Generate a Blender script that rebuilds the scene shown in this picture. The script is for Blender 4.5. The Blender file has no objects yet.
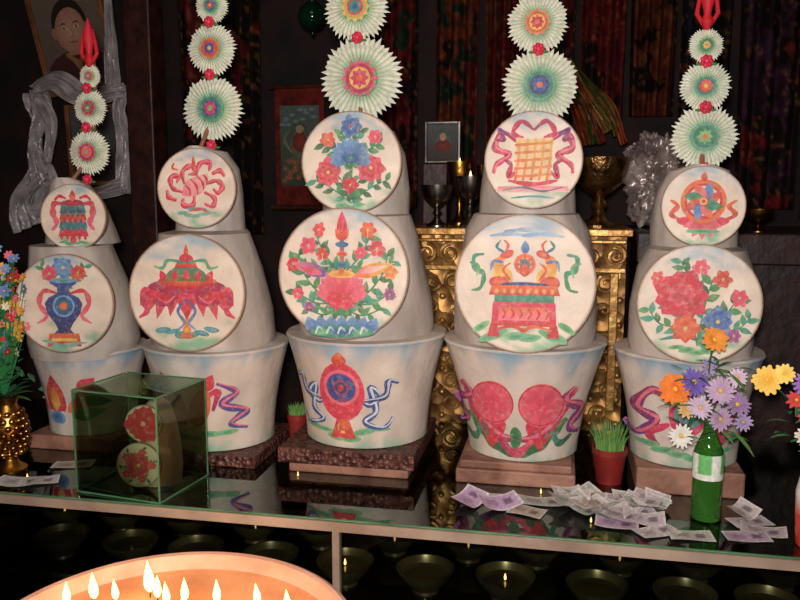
import bpy, math, random
from mathutils import Vector, Matrix, noise
random.seed(11)
R=random.random
def U(a,b): return a+(b-a)*R()
def rgb(r,g,b):
    def f(c):
        c/=255.0
        return c/12.92 if c<=0.04045 else ((c+0.055)/1.055)**2.4
    return (f(r),f(g),f(b),1.0)
def mixc(a,b,t):
    t=max(0,min(1,t)); return tuple(a[i]*(1-t)+b[i]*t for i in range(3))+(1.0,)

# ------------------------------------------------------------------ materials
def base_mat(name):
    m=bpy.data.materials.new(name); m.use_nodes=True
    nt=m.node_tree; b=nt.nodes['Principled BSDF']
    return m,nt,b
def add_bump(nt,b,scale,strength,detail=4,kind='noise'):
    tc=nt.nodes.new('ShaderNodeTexCoord')
    if kind=='noise':
        n=nt.nodes.new('ShaderNodeTexNoise'); n.inputs['Scale'].default_value=scale; n.inputs['Detail'].default_value=detail; o=n.outputs['Fac']
    else:
        n=nt.nodes.new('ShaderNodeTexVoronoi'); n.inputs['Scale'].default_value=scale; o=n.outputs['Distance']
    nt.links.new(tc.outputs['Object'],n.inputs['Vector'])
    bp=nt.nodes.new('ShaderNodeBump'); bp.inputs['Strength'].default_value=strength; bp.inputs['Distance'].default_value=0.01
    nt.links.new(o,bp.inputs['Height']); nt.links.new(bp.outputs['Normal'],b.inputs['Normal'])
def mat(name,c1,c2=None,rough=0.6,metal=0.0,nscale=12,bump=0.0,bscale=60,emis=None,estr=0,kind='noise',spec=0.5):
    m,nt,b=base_mat(name)
    b.inputs['Roughness'].default_value=rough; b.inputs['Metallic'].default_value=metal
    b.inputs['Specular IOR Level'].default_value=spec
    if c2 is None: c2=mixc(c1,(0,0,0,1),0.25)
    tc=nt.nodes.new('ShaderNodeTexCoord')
    n=nt.nodes.new('ShaderNodeTexNoise'); n.inputs['Scale'].default_value=nscale; n.inputs['Detail'].default_value=5
    nt.links.new(tc.outputs['Object'],n.inputs['Vector'])
    cr=nt.nodes.new('ShaderNodeValToRGB'); cr.color_ramp.elements[0].position=0.35; cr.color_ramp.elements[1].position=0.65
    cr.color_ramp.elements[0].color=c1; cr.color_ramp.elements[1].color=c2
    nt.links.new(n.outputs['Fac'],cr.inputs['Fac']); nt.links.new(cr.outputs['Color'],b.inputs['Base Color'])
    if bump: add_bump(nt,b,bscale,bump,kind=kind)
    if emis:
        b.inputs['Emission Color'].default_value=emis; b.inputs['Emission Strength'].default_value=estr
    return m
def attr_mat(name,rough=0.6,bump=0.15,bscale=60,nscale=25,var=0.22,spec=0.4,metal=0.0,fade=0.0):
    m,nt,b=base_mat(name)
    b.inputs['Roughness'].default_value=rough; b.inputs['Specular IOR Level'].default_value=spec; b.inputs['Metallic'].default_value=metal
    a=nt.nodes.new('ShaderNodeAttribute'); a.attribute_name='Col'
    tc=nt.nodes.new('ShaderNodeTexCoord')
    n=nt.nodes.new('ShaderNodeTexNoise'); n.inputs['Scale'].default_value=nscale; n.inputs['Detail'].default_value=6
    nt.links.new(tc.outputs['Object'],n.inputs['Vector'])
    mr=nt.nodes.new('ShaderNodeMapRange'); mr.inputs['From Min'].default_value=0.3; mr.inputs['From Max'].default_value=0.7
    mr.inputs['To Min'].default_value=1-var; mr.inputs['To Max'].default_value=1+var*0.3
    nt.links.new(n.outputs['Fac'],mr.inputs['Value'])
    mx=nt.nodes.new('ShaderNodeVectorMath'); mx.operation='SCALE'
    nt.links.new(a.outputs['Color'],mx.inputs[0]); nt.links.new(mr.outputs['Result'],mx.inputs['Scale'])
    out=mx.outputs['Vector']
    if fade:   # butter showing through thin pigment
        n2=nt.nodes.new('ShaderNodeTexNoise'); n2.inputs['Scale'].default_value=nscale*1.7; n2.inputs['Detail'].default_value=8; n2.inputs['Roughness'].default_value=.7
        nt.links.new(tc.outputs['Object'],n2.inputs['Vector'])
        m2=nt.nodes.new('ShaderNodeMapRange'); m2.inputs['From Min'].default_value=0.5; m2.inputs['From Max'].default_value=0.75; m2.inputs['To Min'].default_value=0.05; m2.inputs['To Max'].default_value=fade
        nt.links.new(n2.outputs['Fac'],m2.inputs['Value'])
        mm=nt.nodes.new('ShaderNodeMix'); mm.data_type='RGBA'
        nt.links.new(m2.outputs['Result'],mm.inputs['Factor']); 
        for s in mm.inputs:
            if s.type=='RGBA' and s.name=='A': nt.links.new(out,s)
            if s.type=='RGBA' and s.name=='B': s.default_value=rgb(228,208,190)
        out=[s for s in mm.outputs if s.type=='RGBA'][0]
    nt.links.new(out,b.inputs['Base Color'])
    if bump: add_bump(nt,b,bscale,bump)
    return m
def glass_mat(name,tint,refl=0.12,gloss=(0.9,1,0.95,1)):
    m=bpy.data.materials.new(name); m.use_nodes=True; nt=m.node_tree
    for n in list(nt.nodes): nt.nodes.remove(n)
    o=nt.nodes.new('ShaderNodeOutputMaterial'); t=nt.nodes.new('ShaderNodeBsdfTransparent'); g=nt.nodes.new('ShaderNodeBsdfGlossy')
    t.inputs['Color'].default_value=tint; g.inputs['Color'].default_value=gloss; g.inputs['Roughness'].default_value=0.02
    lw=nt.nodes.new('ShaderNodeFresnel'); lw.inputs['IOR'].default_value=1.5
    ad=nt.nodes.new('ShaderNodeMath'); ad.operation='ADD'; ad.inputs[1].default_value=refl; ad.use_clamp=True
    mx=nt.nodes.new('ShaderNodeMixShader')
    nt.links.new(lw.outputs[0],ad.inputs[0]); nt.links.new(ad.outputs[0],mx.inputs['Fac'])
    nt.links.new(t.outputs[0],mx.inputs[1]); nt.links.new(g.outputs[0],mx.inputs[2]); nt.links.new(mx.outputs[0],o.inputs['Surface'])
    return m

BUT=attr_mat('painted_butter',rough=0.5,bump=0.4,bscale=26,nscale=14,var=0.14)
INK=attr_mat('pigment_paint',rough=0.55,bump=0.12,bscale=90,nscale=60,var=0.28,fade=.45)
PET=attr_mat('petal',rough=0.6,bump=0.0,nscale=60,var=0.2)
PAPER=attr_mat('banknote_paper',rough=0.7,bump=0.05,nscale=150,var=0.3)
CLOTH=attr_mat('brocade',rough=0.8,bump=0.3,bscale=150,nscale=22,var=0.75,spec=0.2)
BRASS=mat('brass',rgb(200,150,70),rgb(130,88,36),rough=0.3,metal=1.0,nscale=20,bump=0.1,bscale=60)
GOLD=mat('embossed_gold',rgb(180,132,72),rgb(90,56,28),rough=0.42,metal=0.7,nscale=25,bump=0.9,bscale=24,kind='voronoi')
RELIEF=mat('relief_gold',rgb(210,165,98),rgb(145,100,52),rough=0.4,metal=0.7,nscale=25,bump=0.2,bscale=60)
SILVER=mat('silver',rgb(205,198,190),rgb(130,120,112),rough=0.25,metal=1.0)
STEEL=mat('tinned_bowl',rgb(120,104,80),rgb(70,60,44),rough=0.3,metal=0.7)
WOODR=mat('dark_red_wood',rgb(70,32,24),rgb(40,16,14),rough=0.5,nscale=20,bump=0.3,bscale=30)
PLINTH=mat('plinth_wood',rgb(168,122,102),rgb(122,80,66),rough=0.6,nscale=14,bump=0.5,bscale=40)
CARVE=mat('carved_plinth',rgb(112,66,56),rgb(56,28,25),rough=0.45,nscale=70,bump=0.9,bscale=85,kind='voronoi')
DARKW=mat('dark_wood',rgb(38,20,14),rgb(20,10,8),rough=0.5,nscale=8)
WALLM=mat('mural_wall',rgb(42,14,12),rgb(10,6,7),rough=0.85,nscale=7,bump=0.3,bscale=20)
FLOORM=mat('floor_boards',rgb(50,30,22),rgb(28,16,12),rough=0.5,nscale=6)
ALU=mat('counter_trim_metal',rgb(195,168,148),rgb(155,130,114),rough=0.4,metal=0.2,nscale=8)
TOPG=glass_mat('counter_glass',(0.55,0.62,0.52,1),0.10)
SIDEG=glass_mat('case_glass',(0.70,0.78,0.66,1),0.08)
SHELFG=glass_mat('shelf_glass',(0.55,0.68,0.54,1),0.08)
BOXG=glass_mat('box_glass',(0.74,0.88,0.70,1),0.10,(0.75,0.9,0.7,1))
EDGEG=mat('glass_edge_green',rgb(100,145,105),rgb(60,110,75),rough=0.2)
FLAME=mat('flame',rgb(255,200,90),rgb(255,180,70),emis=(1.0,0.56,0.17,1),estr=6)
WAX=mat('butter_wax',rgb(225,160,112),rgb(190,118,75),rough=0.35,nscale=9,emis=(1,0.42,0.16,1),estr=0.08)  # slight emission puts the glow of the flames into the butter itself
WATER=mat('lamp_oil',rgb(66,52,34),rgb(40,32,22),rough=0.08)

# ------------------------------------------------------------------ mesh builder
class MB:
    def __init__(s): s.v=[];s.f=[];s.c=[];s.m=[]
    def add(s,v,f,col=(1,1,1,1),mi=0):
        o=len(s.v); s.v+= [tuple(p) for p in v]
        if isinstance(col,list): s.c+=col
        else: s.c+=[col]*len(v)
        s.f+=[tuple(i+o for i in q) for q in f]; s.m+=[mi]*len(f)
    def lathe(s,prof,cx=0,cy=0,n=32,col=(1,1,1,1),mi=0,M=None,cap=True,wob=None):
        v=[];f=[];k=len(prof);c=[]
        for q in prof:
            r,z=q[0],q[1]; dy=q[2] if len(q)>2 else 0
            for j in range(n):
                a=2*math.pi*j/n; rr=r*(1+(wob(a,z) if wob else 0)); p=Vector((rr*math.cos(a),rr*math.sin(a)+dy,z))
                if M is not None: p=M@p
                v.append((p.x+cx,p.y+cy,p.z))
                if callable(col): c.append(col(a,r,z))
        for i in range(k-1):
            for j in range(n):
                j2=(j+1)%n; f.append((i*n+j,i*n+j2,(i+1)*n+j2,(i+1)*n+j))
        if cap:
            f.append(tuple(reversed(range(n)))); f.append(tuple((k-1)*n+j for j in range(n)))
        s.add(v,f,c if callable(col) else col,mi)
    def quad(s,a,b,c,d,M=None):
        v=[Vector(p) for p in(a,b,c,d)]
        if M is not None: v=[M@p for p in v]
        s.add(v,[(0,1,2,3)])
    def box(s,x0,x1,y0,y1,z0,z1,col=(1,1,1,1),mi=0,M=None):
        v=[Vector((x,y,z)) for x in(x0,x1) for y in(y0,y1) for z in(z0,z1)]
        if M is not None: v=[M@p for p in v]
        s.add(v,[(0,1,3,2),(4,6,7,5),(0,4,5,1),(2,3,7,6),(0,2,6,4),(1,5,7,3)],col,mi)
    def tube(s,pts,rad,n=8,col=(1,1,1,1),mi=0):
        pts=[Vector(p) for p in pts]; v=[];f=[]
        for i,p in enumerate(pts):
            t=(pts[min(i+1,len(pts)-1)]-pts[max(i-1,0)]).normalized()
            a=t.cross(Vector((0.13,1,0.21))); 
            if a.length<1e-3: a=t.cross(Vector((1,0,0)))
            a.normalize(); b=t.cross(a); r=rad[i] if isinstance(rad,(list,tuple)) else rad
            for j in range(n):
                q=2*math.pi*j/n; v.append(p+a*(r*math.cos(q))+b*(r*math.sin(q)))
        for i in range(len(pts)-1):
            for j in range(n):
                j2=(j+1)%n; f.append((i*n+j,i*n+j2,(i+1)*n+j2,(i+1)*n+j))
        f.append(tuple(reversed(range(n)))); f.append(tuple((len(pts)-1)*n+j for j in range(n)))
        s.add(v,f,col,mi)
    def ball(s,c,r,n=16,m=10,col=(1,1,1,1),mi=0,sc=(1,1,1)):
        v=[];f=[]
        for i in range(m+1):
            a=math.pi*i/m
            for j in range(n):
                b=2*math.pi*j/n; rr=max(math.sin(a),1e-3)
                v.append((c[0]+r*sc[0]*rr*math.cos(b),c[1]+r*sc[1]*rr*math.sin(b),c[2]-r*sc[2]*math.cos(a)))
        for i in range(m):
            for j in range(n):
                j2=(j+1)%n; f.append((i*n+j,i*n+j2,(i+1)*n+j2,(i+1)*n+j))
        s.add(v,f,col,mi)
    def build(s,name,mats,parent=None,smooth=True,bevel=0,solid=0):
        me=bpy.data.meshes.new(name); me.from_pydata(s.v,[],s.f)
        if not isinstance(mats,(list,tuple)): mats=[mats]
        for m in mats: me.materials.append(m)
        for i,p in enumerate(me.polygons): p.material_index=s.m[i]; p.use_smooth=smooth
        ca=me.color_attributes.new('Col','FLOAT_COLOR','POINT')
        for i,c in enumerate(s.c): ca.data[i].color=c
        me.validate(); me.update()
        o=bpy.data.objects.new(name,me); bpy.context.scene.collection.objects.link(o)
        if smooth:
            try:
                me.set_sharp_from_angle(angle=math.radians(40))
            except Exception: pass
        if parent: o.parent=parent
        if bevel:
            b=o.modifiers.new('bevel','BEVEL'); b.width=bevel; b.segments=2; b.limit_method='ANGLE'
        if solid:
            b=o.modifiers.new('solid','SOLIDIFY'); b.thickness=solid
        return o
def empty(name,loc=(0,0,0)):
    e=bpy.data.objects.new(name,None); bpy.context.scene.collection.objects.link(e); e.empty_display_size=0.05
    return e
def catmull(pts,n=8):
    P=[pts[0]]+list(pts)+[pts[-1]]; out=[]
    for i in range(1,len(P)-2):
        for k in range(n):
            t=k/n; o=[]
            for d in range(len(pts[0])):
                a,b,c,e=P[i-1][d],P[i][d],P[i+1][d],P[i+2][d]
                o.append(0.5*((2*b)+(-a+c)*t+(2*a-5*b+4*c-e)*t*t+(-a+3*b-3*c+e)*t**3))
            out.append(tuple(o))
    out.append(tuple(pts[-1])); return out

# ------------------------------------------------------------------ palette
PINK=rgb(224,48,90);RED=rgb(205,34,46);MAG=rgb(160,26,84);LPINK=rgb(238,112,136);TEAL=rgb(38,145,122);GREEN=rgb(48,132,72)
LGREEN=rgb(125,188,132);BLUE=rgb(34,78,155);LBLUE=rgb(110,162,205);ORANGE=rgb(230,108,52);YEL=rgb(238,192,84);PURP=rgb(104,50,140)
NAVY=rgb(34,42,104);CREAM=rgb(240,224,206);DGREEN=rgb(20,86,56);BROWN=rgb(150,95,70);GREY=rgb(205,196,190);WHITE=rgb(240,238,230)

class Painter:
    """relief pigment laid on a surface through a mapping fn(x,y,eps)->xyz"""
    def __init__(s,fn): s.fn=fn; s.mb=MB(); s.k=0.0008
    def step(s): s.k+=0.00005
    def sheet(s,A,B,c1,c2=None,m=3):
        s.step(); c2=c2 or c1; v=[];f=[];c=[]; n=len(A)
        for i in range(n):
            for j in range(m+1):
                t=j/m; x=A[i][0]*(1-t)+B[i][0]*t; y=A[i][1]*(1-t)+B[i][1]*t
                v.append(s.fn(x,y,s.k)); c.append(mixc(c1,c2,i/(n-1)))
        for i in range(n-1):
            for j in range(m):
                a=i*(m+1)+j; f.append((a,a+1,a+m+2,a+m+1))
        s.mb.add(v,f,c)
    def blob(s,cx,cy,rx,ry=None,ang=0,c1=RED,c2=None,n=22,wob=0.04):
        s.step(); ry=ry or rx; c2=c2 or c1; ca,sa=math.cos(math.radians(ang)),math.sin(math.radians(ang))
        v=[s.fn(cx,cy,s.k)];c=[c1];f=[]; ph=U(0,9)
        for ri,q in enumerate((0.4,0.75,1.0)):
            for j in range(n):
                a=2*math.pi*j/n; w=1+wob*math.sin(3*a+ph)
                x=rx*q*w*math.cos(a);y=ry*q*w*math.sin(a)
                v.append(s.fn(cx+x*ca-y*sa,cy+x*sa+y*ca,s.k)); c.append(mixc(c1,c2,q))
        for j in range(n):
            j2=(j+1)%n; f.append((0,1+j,1+j2))
            for q in range(2): f.append((1+q*n+j,1+(q+1)*n+j,1+(q+1)*n+j2,1+q*n+j2))
        s.mb.add(v,f,c)
    def ring(s,cx,cy,ro,ri,c,ry=1.0,n=48):
        A=[(cx+ri*math.cos(2*math.pi*i/n),cy+ry*ri*math.sin(2*math.pi*i/n)) for i in range(n+1)]
        B=[(cx+ro*math.cos(2*math.pi*i/n),cy+ry*ro*math.sin(2*math.pi*i/n)) for i in range(n+1)]
        s.sheet(A,B,c,c,1)
    def petal(s,cx,cy,L,W,ang,c1,c2=None,pw=0.8,bend=0):
        A=[];B=[];n=9;a=math.radians(ang)
        x,y=cx,cy
        for i in range(n+1):
            t=i/n; w=W*math.sin(math.pi*min(1,max(0,t))**pw) if i not in(0,n) else W*0.02
            aa=a+math.radians(bend)*t
            if i>0: x+=math.cos(aa)*L/n; y+=math.sin(aa)*L/n
            nx,ny=-math.sin(aa),math.cos(aa)
            A.append((x-nx*w,y-ny*w));B.append((x+nx*w,y+ny*w))
        s.sheet(A,B,c1,c2,2)
    def stroke(s,pts,w,c1,c2=None,taper=True,n=8):
        P=catmull(pts,n); A=[];B=[];N=len(P); ph=U(0,6)
        for i,p in enumerate(P):
            a=P[max(i-1,0)];b=P[min(i+1,N-1)];dx,dy=b[0]-a[0],b[1]-a[1];l=math.hypot(dx,dy) or 1
            t=i/(N-1); ww=w*(0.25+0.75*math.sin(math.pi*(0.08+0.88*t))) if taper else w
            ww*=1+.18*math.sin(i*.9+ph)
            A.append((p[0]+dy/l*ww,p[1]-dx/l*ww));B.append((p[0]-dy/l*ww,p[1]+dx/l*ww))
        s.sheet(A,B,c1,c2,2)
    def ribbon(s,pts,w,c1,c2=None,hl=None):
        s.stroke(pts,w,c1,c2)
        if hl: s.stroke([(x+w*0.3,y+w*0.3) for x,y in pts],w*0.35,hl)
    def flower(s,cx,cy,r,c1,c2,cc=YEL,n=8,layers=3):
        for l in range(layers):
            q=1-l*0.3
            for i in range(n-l):
                a=360*i/(n-l)+l*17+U(-6,6)
                s.petal(cx+0.12*r*math.cos(math.radians(a)),cy+0.12*r*math.sin(math.radians(a)),r*q*U(.78,1.05),r*q*0.34,a,mixc(c1,c2,0.4 if l%2 else 0.0),mixc(c1,c2,.7) if l%2==0 else c1,pw=1.25)
        s.blob(cx,cy,r*0.13,c1=cc,n=10)
    def branch(s,pts,c=GREEN,n=5,L=0.16,lc=None,w=0.012):
        s.stroke(pts,w,c,taper=False); P=catmull(pts,8); lc=lc or [GREEN,TEAL,DGREEN]; n=int(n*1.4)
        for i in range(n):
            k=int((i+0.7)/n*(len(P)-1)); p=P[k];q=P[max(0,k-1)]
            a=math.degrees(math.atan2(p[1]-q[1],p[0]-q[0]))+(50 if i%2 else -50)+U(-14,14)
            cc=random.choice(lc); s.petal(p[0],p[1],L*U(.8,1.15),L*0.24,a,cc,mixc(cc,LGREEN,0.4),bend=U(-25,25))
    def ground(s,y,w,n=7,c1=TEAL,c2=LGREEN,h=0.07):
        for i in range(n):
            x=-w+2*w*(i+0.5)/n; s.blob(x,y+0.25*abs(x)+U(-.02,.02),w/n*1.6,h*U(.6,1.1),U(-12,12),c1,c2)

# ------------------------------------------------------------------ motifs (disc: radius 1)
def m_lotus(p):
    for sx in(-1,1):
        p.branch([(0,-.45),(sx*.35,-.3),(sx*.6,0),(sx*.68,.3)],n=8,L=.2)
        p.branch([(0,-.4),(sx*.4,-.45),(sx*.75,-.25)],n=6,L=.2)
        p.branch([(0,.0),(sx*.25,.25),(sx*.4,.55)],n=7,L=.18)
        p.branch([(0,-.5),(sx*.3,-.62),(sx*.62,-.5)],n=5,L=.17)
        p.branch([(sx*.1,.1),(sx*.5,.1),(sx*.8,.2)],n=5,L=.15)
    for (x,y,r,c,d) in [(-.52,.42,.14,PINK,LPINK),(.38,.66,.13,ORANGE,RED),(.52,.38,.14,RED,LPINK),(-.36,.66,.11,PINK,ORANGE),(-.75,.14,.12,RED,PINK),
        (.72,.05,.12,ORANGE,YEL),(-.68,-.3,.1,PINK,LPINK),(.72,-.3,.1,PURP,LPINK),(-.3,.3,.1,RED,ORANGE),(.28,.32,.1,PINK,LPINK),(-.5,-.5,.09,PURP,LPINK)]:
        p.flower(x,y,r,c,d,n=6,layers=2)
    p.petal(.2,-.02,.6,.1,18,ORANGE,YEL); p.petal(.25,.02,.45,.05,14,LPINK,CREAM); p.petal(-.2,-.02,.6,.1,162,BLUE,LPINK); p.petal(-.3,.0,.35,.05,165,LPINK,RED)
    for i in range(7): p.petal(-.42+.14*i,-.88,.26,.1,90+(3-i)*8,BLUE,LBLUE)
    p.blob(0,-.86,.5,.1,0,BLUE,TEAL); p.blob(-.3,-.88,.16,.06,0,LGREEN,TEAL); p.blob(.3,-.88,.16,.06,0,LGREEN,TEAL)
    for i in range(5): p.stroke([(-.4+.17*i,-.9),(-.35+.17*i,-.8),(-.28+.17*i,-.86)],.018,WHITE,LBLUE)
    p.sheet([(-.16,-.62),(-.08,-.35)],[(.16,-.62),(.08,-.35)],GREEN,TEAL)
    p.blob(0,-.34,.44,.09,0,GREEN,TEAL)
    for i,a in enumerate([172,8,156,24,140,40,124,56,108,72,90]):
        p.petal(0,-.34,.46-.03*abs(90-a)/40,.1,a,PINK if i%2 else RED,LPINK,pw=1.2)
        p.stroke([(0,-.3),(.36*math.cos(math.radians(a)),-.34+.36*math.sin(math.radians(a)))],.008,RED,LPINK)
    for a in (205,335,225,315,250,290): p.petal(0,-.3,.28,.08,a,RED,PINK)
    p.blob(0,-.0,.2,.06,0,ORANGE,YEL)
    p.sheet([(-.035,0),(-.03,.62)],[(.035,0),(.03,.62)],ORANGE,BLUE); p.blob(0,.14,.12,.05,0,BLUE,TEAL); p.blob(0,.3,.08,.04,0,RED,ORANGE); p.blob(0,.44,.1,.04,0,TEAL,BLUE)
    p.petal(0,.5,.44,.08,90,RED,PINK); p.petal(0,.5,.2,.05,60,RED,ORANGE);p.petal(0,.5,.2,.05,120,RED,ORANGE)
def m_bouquet(p):
    for sx in(-1,1):
        p.branch([(0,-.75),(sx*.15,-.4),(sx*.45,-.1)],n=7,L=.26); p.branch([(0,-.8),(sx*.4,-.5),(sx*.72,-.35)],n=6,L=.22)
        p.branch([(0,-.1),(sx*.3,.2),(sx*.55,.35)],n=6,L=.24); p.branch([(0,-.7),(sx*.05,.2),(sx*.2,.6)],n=8,L=.2)
    p.flower(-.45,-.2,.28,RED,LPINK,n=8); p.flower(.4,-.12,.28,RED,LPINK,n=8); p.flower(.0,.68,.22,BLUE,LBLUE,cc=RED,n=7,layers=2)
    p.flower(-.45,.42,.16,ORANGE,PINK,n=6,layers=2); p.flower(.48,.48,.16,PINK,LPINK,n=6,layers=2); p.flower(0,-.45,.17,RED,PINK,n=7,layers=2)
    for i,a in enumerate([190,-10,170,10,150,30,130,50,110,70,90]): p.petal(0,.05,.42,.1,a,NAVY if i%2 else BLUE,LBLUE,pw=1.2)
    p.blob(0,.06,.16,.08,0,TEAL,BLUE); p.ground(-.88,.25,3,TEAL,LGREEN,.05)
def m_umbrella(p):
    p.ground(-.72,.5,6,LBLUE,TEAL,.06)
    p.sheet([(-.03,-.7),(-.03,.2)],[(.03,-.7),(.03,.2)],ORANGE,YEL)
    for sx in(-1,1):
        for k,(x,l) in enumerate([(.1,.4),(.25,.5),(.42,.56),(.58,.5),(.7,.36)]):
            p.petal(sx*x*.9,.1,l,.11,-90+sx*(k*7),RED if k%2 else PINK,mixc(RED,LPINK,.3),pw=.6)
        p.ribbon([(sx*.55,.05),(sx*.75,-.1),(sx*.68,-.3),(sx*.82,-.42)],.05,MAG,PINK)
        p.blob(sx*.36,-.08,.22,.15,sx*-15,RED,MAG); p.blob(sx*.52,.0,.14,.11,sx*-15,PINK,RED); p.stroke([(sx*.2,-.05),(sx*.35,-.16),(sx*.5,-.08)],.02,LPINK,PINK)
    p.petal(0,.05,.5,.14,-90,PINK,RED,pw=.6)
    p.blob(0,.12,.66,.13,0,RED,MAG); p.blob(0,.2,.5,.1,0,ORANGE,RED)
    p.sheet([(-.42,.2),(-.3,.36),(-.12,.48)],[(.42,.2),(.3,.36),(.12,.48)],mixc(GREEN,RED,.15),TEAL)
    for x in(-.36,-.18,0,.18,.36): p.petal(x,.2,.2,.06,90-x*70,RED,PINK)
    p.sheet([(-.2,.42),(-.16,.52)],[(.2,.42),(.16,.52)],RED,ORANGE)
    p.blob(0,.56,.12,.1,0,RED,PINK); p.petal(0,.6,.22,.04,90,RED,ORANGE)
    for sx in(-1,1): p.ribbon([(0,.5),(sx*.3,.55),(sx*.4,.42),(sx*.55,.45)],.03,TEAL,LGREEN)
    p.blob(0,-.72,.14,.05,0,ORANGE,BROWN); p.blob(0,-.62,.07,.07,0,YEL,ORANGE)
    for sx in(-1,1):
        p.stroke([(0,-.1),(sx*.15,-.3),(sx*.04,-.5),(sx*.16,-.62)],.025,BLUE,LBLUE)
def m_conch(p):
    p.ground(-.7,.45,5,LBLUE,LGREEN,.05)
    A=[];B=[]
    for (x,y,w) in [(-.36,-.16,.03),(-.26,-.08,.13),(-.12,.0,.2),(.05,.08,.2),(.2,.2,.13),(.3,.32,.05)]: A.append((x+w*.5,y-w));B.append((x-w*.5,y+w))
    p.sheet(A,B,LPINK,mixc(LPINK,CREAM,.6))
    for (x,y,w) in [(-.22,-.05,.13),(-.06,.04,.19),(.1,.13,.17),(.22,.23,.1)]: p.stroke([(x+w*.5,y-w),(x+w*.3,y+w*.1),(x-w*.5,y+w)],.03,RED,PINK)
    for pts in ([(-.35,-.1),(-.6,.0),(-.65,.25),(-.45,.3),(-.5,.12)],[(-.3,.1),(-.35,.4),(-.12,.55),(-.02,.38),(-.2,.33)],[(.0,.3),(.1,.6),(.35,.62),(.32,.42)],
                [(.25,.1),(.5,.18),(.66,.05),(.55,-.12),(.42,-.02)],[(.2,-.1),(.45,-.25),(.4,-.45),(.2,-.38)],[(-.05,-.2),(-.1,-.42),(-.35,-.42),(-.32,-.25)],[(.4,.35),(.6,.42),(.72,.28)],[(-.5,-.3),(-.7,-.22),(-.74,-.05)]):
        p.ribbon(pts,.065,RED,PINK,LPINK)
    p.stroke([(-.45,.45),(-.6,.5),(-.55,.62)],.03,ORANGE,RED); p.blob(.0,-.52,.25,.05,0,TEAL,LBLUE); p.petal(-.05,.5,.3,.05,95,RED,ORANGE); p.stroke([(-.2,-.58),(.1,-.52),(.3,-.6)],.03,ORANGE,RED)
def m_vase(p):
    for sx in(-1,1):
        p.branch([(0,.35),(sx*.25,.55),(sx*.45,.75)],n=5,L=.18); p.ribbon([(sx*.12,.2),(sx*.4,.25),(sx*.5,.0),(sx*.35,-.25),(sx*.55,-.4)],.05,RED,LPINK)
    p.flower(0,.72,.22,LBLUE,BLUE,n=8,layers=2); p.flower(-.28,.6,.17,PINK,LPINK,n=7,layers=2); p.flower(.3,.62,.17,RED,ORANGE,n=7,layers=2)
    A=[];B=[]
    for y,w in [(-.6,.2),(-.52,.12),(-.4,.18),(-.2,.33),(0,.38),(.12,.3),(.2,.13),(.32,.12),(.4,.26),(.46,.28)]:
        A.append((-w,y));B.append((w,y))
    p.sheet(A,B,NAVY,BLUE); p.blob(0,-.05,.2,.17,0,TEAL,BLUE); p.ring(0,-.05,.22,.18,LBLUE); p.blob(0,.46,.27,.05,0,TEAL,LBLUE); p.blob(0,-.05,.08,c1=ORANGE)
    p.sheet([(-.34,-.86),(-.3,-.6)],[(.34,-.86),(.3,-.6)],RED,ORANGE); p.sheet([(-.26,-.76),(-.25,-.7)],[(.26,-.76),(.25,-.7)],YEL,YEL)
    p.ground(-.86,.4,4,LBLUE,LGREEN,.04)
def m_banner(p):
    for sx in(-1,1):
        p.ribbon([(sx*.2,.35),(sx*.55,.4),(sx*.6,.1),(sx*.5,-.2),(sx*.65,-.4)],.09,RED,LPINK)
        p.ribbon([(sx*.2,.55),(sx*.4,.62),(sx*.55,.5)],.05,PINK,RED)
    for y,w,c,d in [(-.45,.46,RED,PINK),(-.2,.44,TEAL,BLUE),(.05,.42,RED,ORANGE),(.25,.4,NAVY,TEAL)]:
        p.sheet([(-w,y-.14),(-w*.85,y+.12)],[(w,y-.14),(w*.85,y+.12)],c,d)
        for i in range(5): p.petal(-w+.1+i*(2*w-.2)/4,y-.1,.16,.05,-90,d,c)
    p.blob(0,.42,.34,.1,0,RED,MAG); p.petal(0,.45,.36,.1,90,ORANGE,RED); p.ground(-.82,.4,4,TEAL,LGREEN,.05); p.blob(0,-.68,.1,.12,0,PINK,RED)
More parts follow.
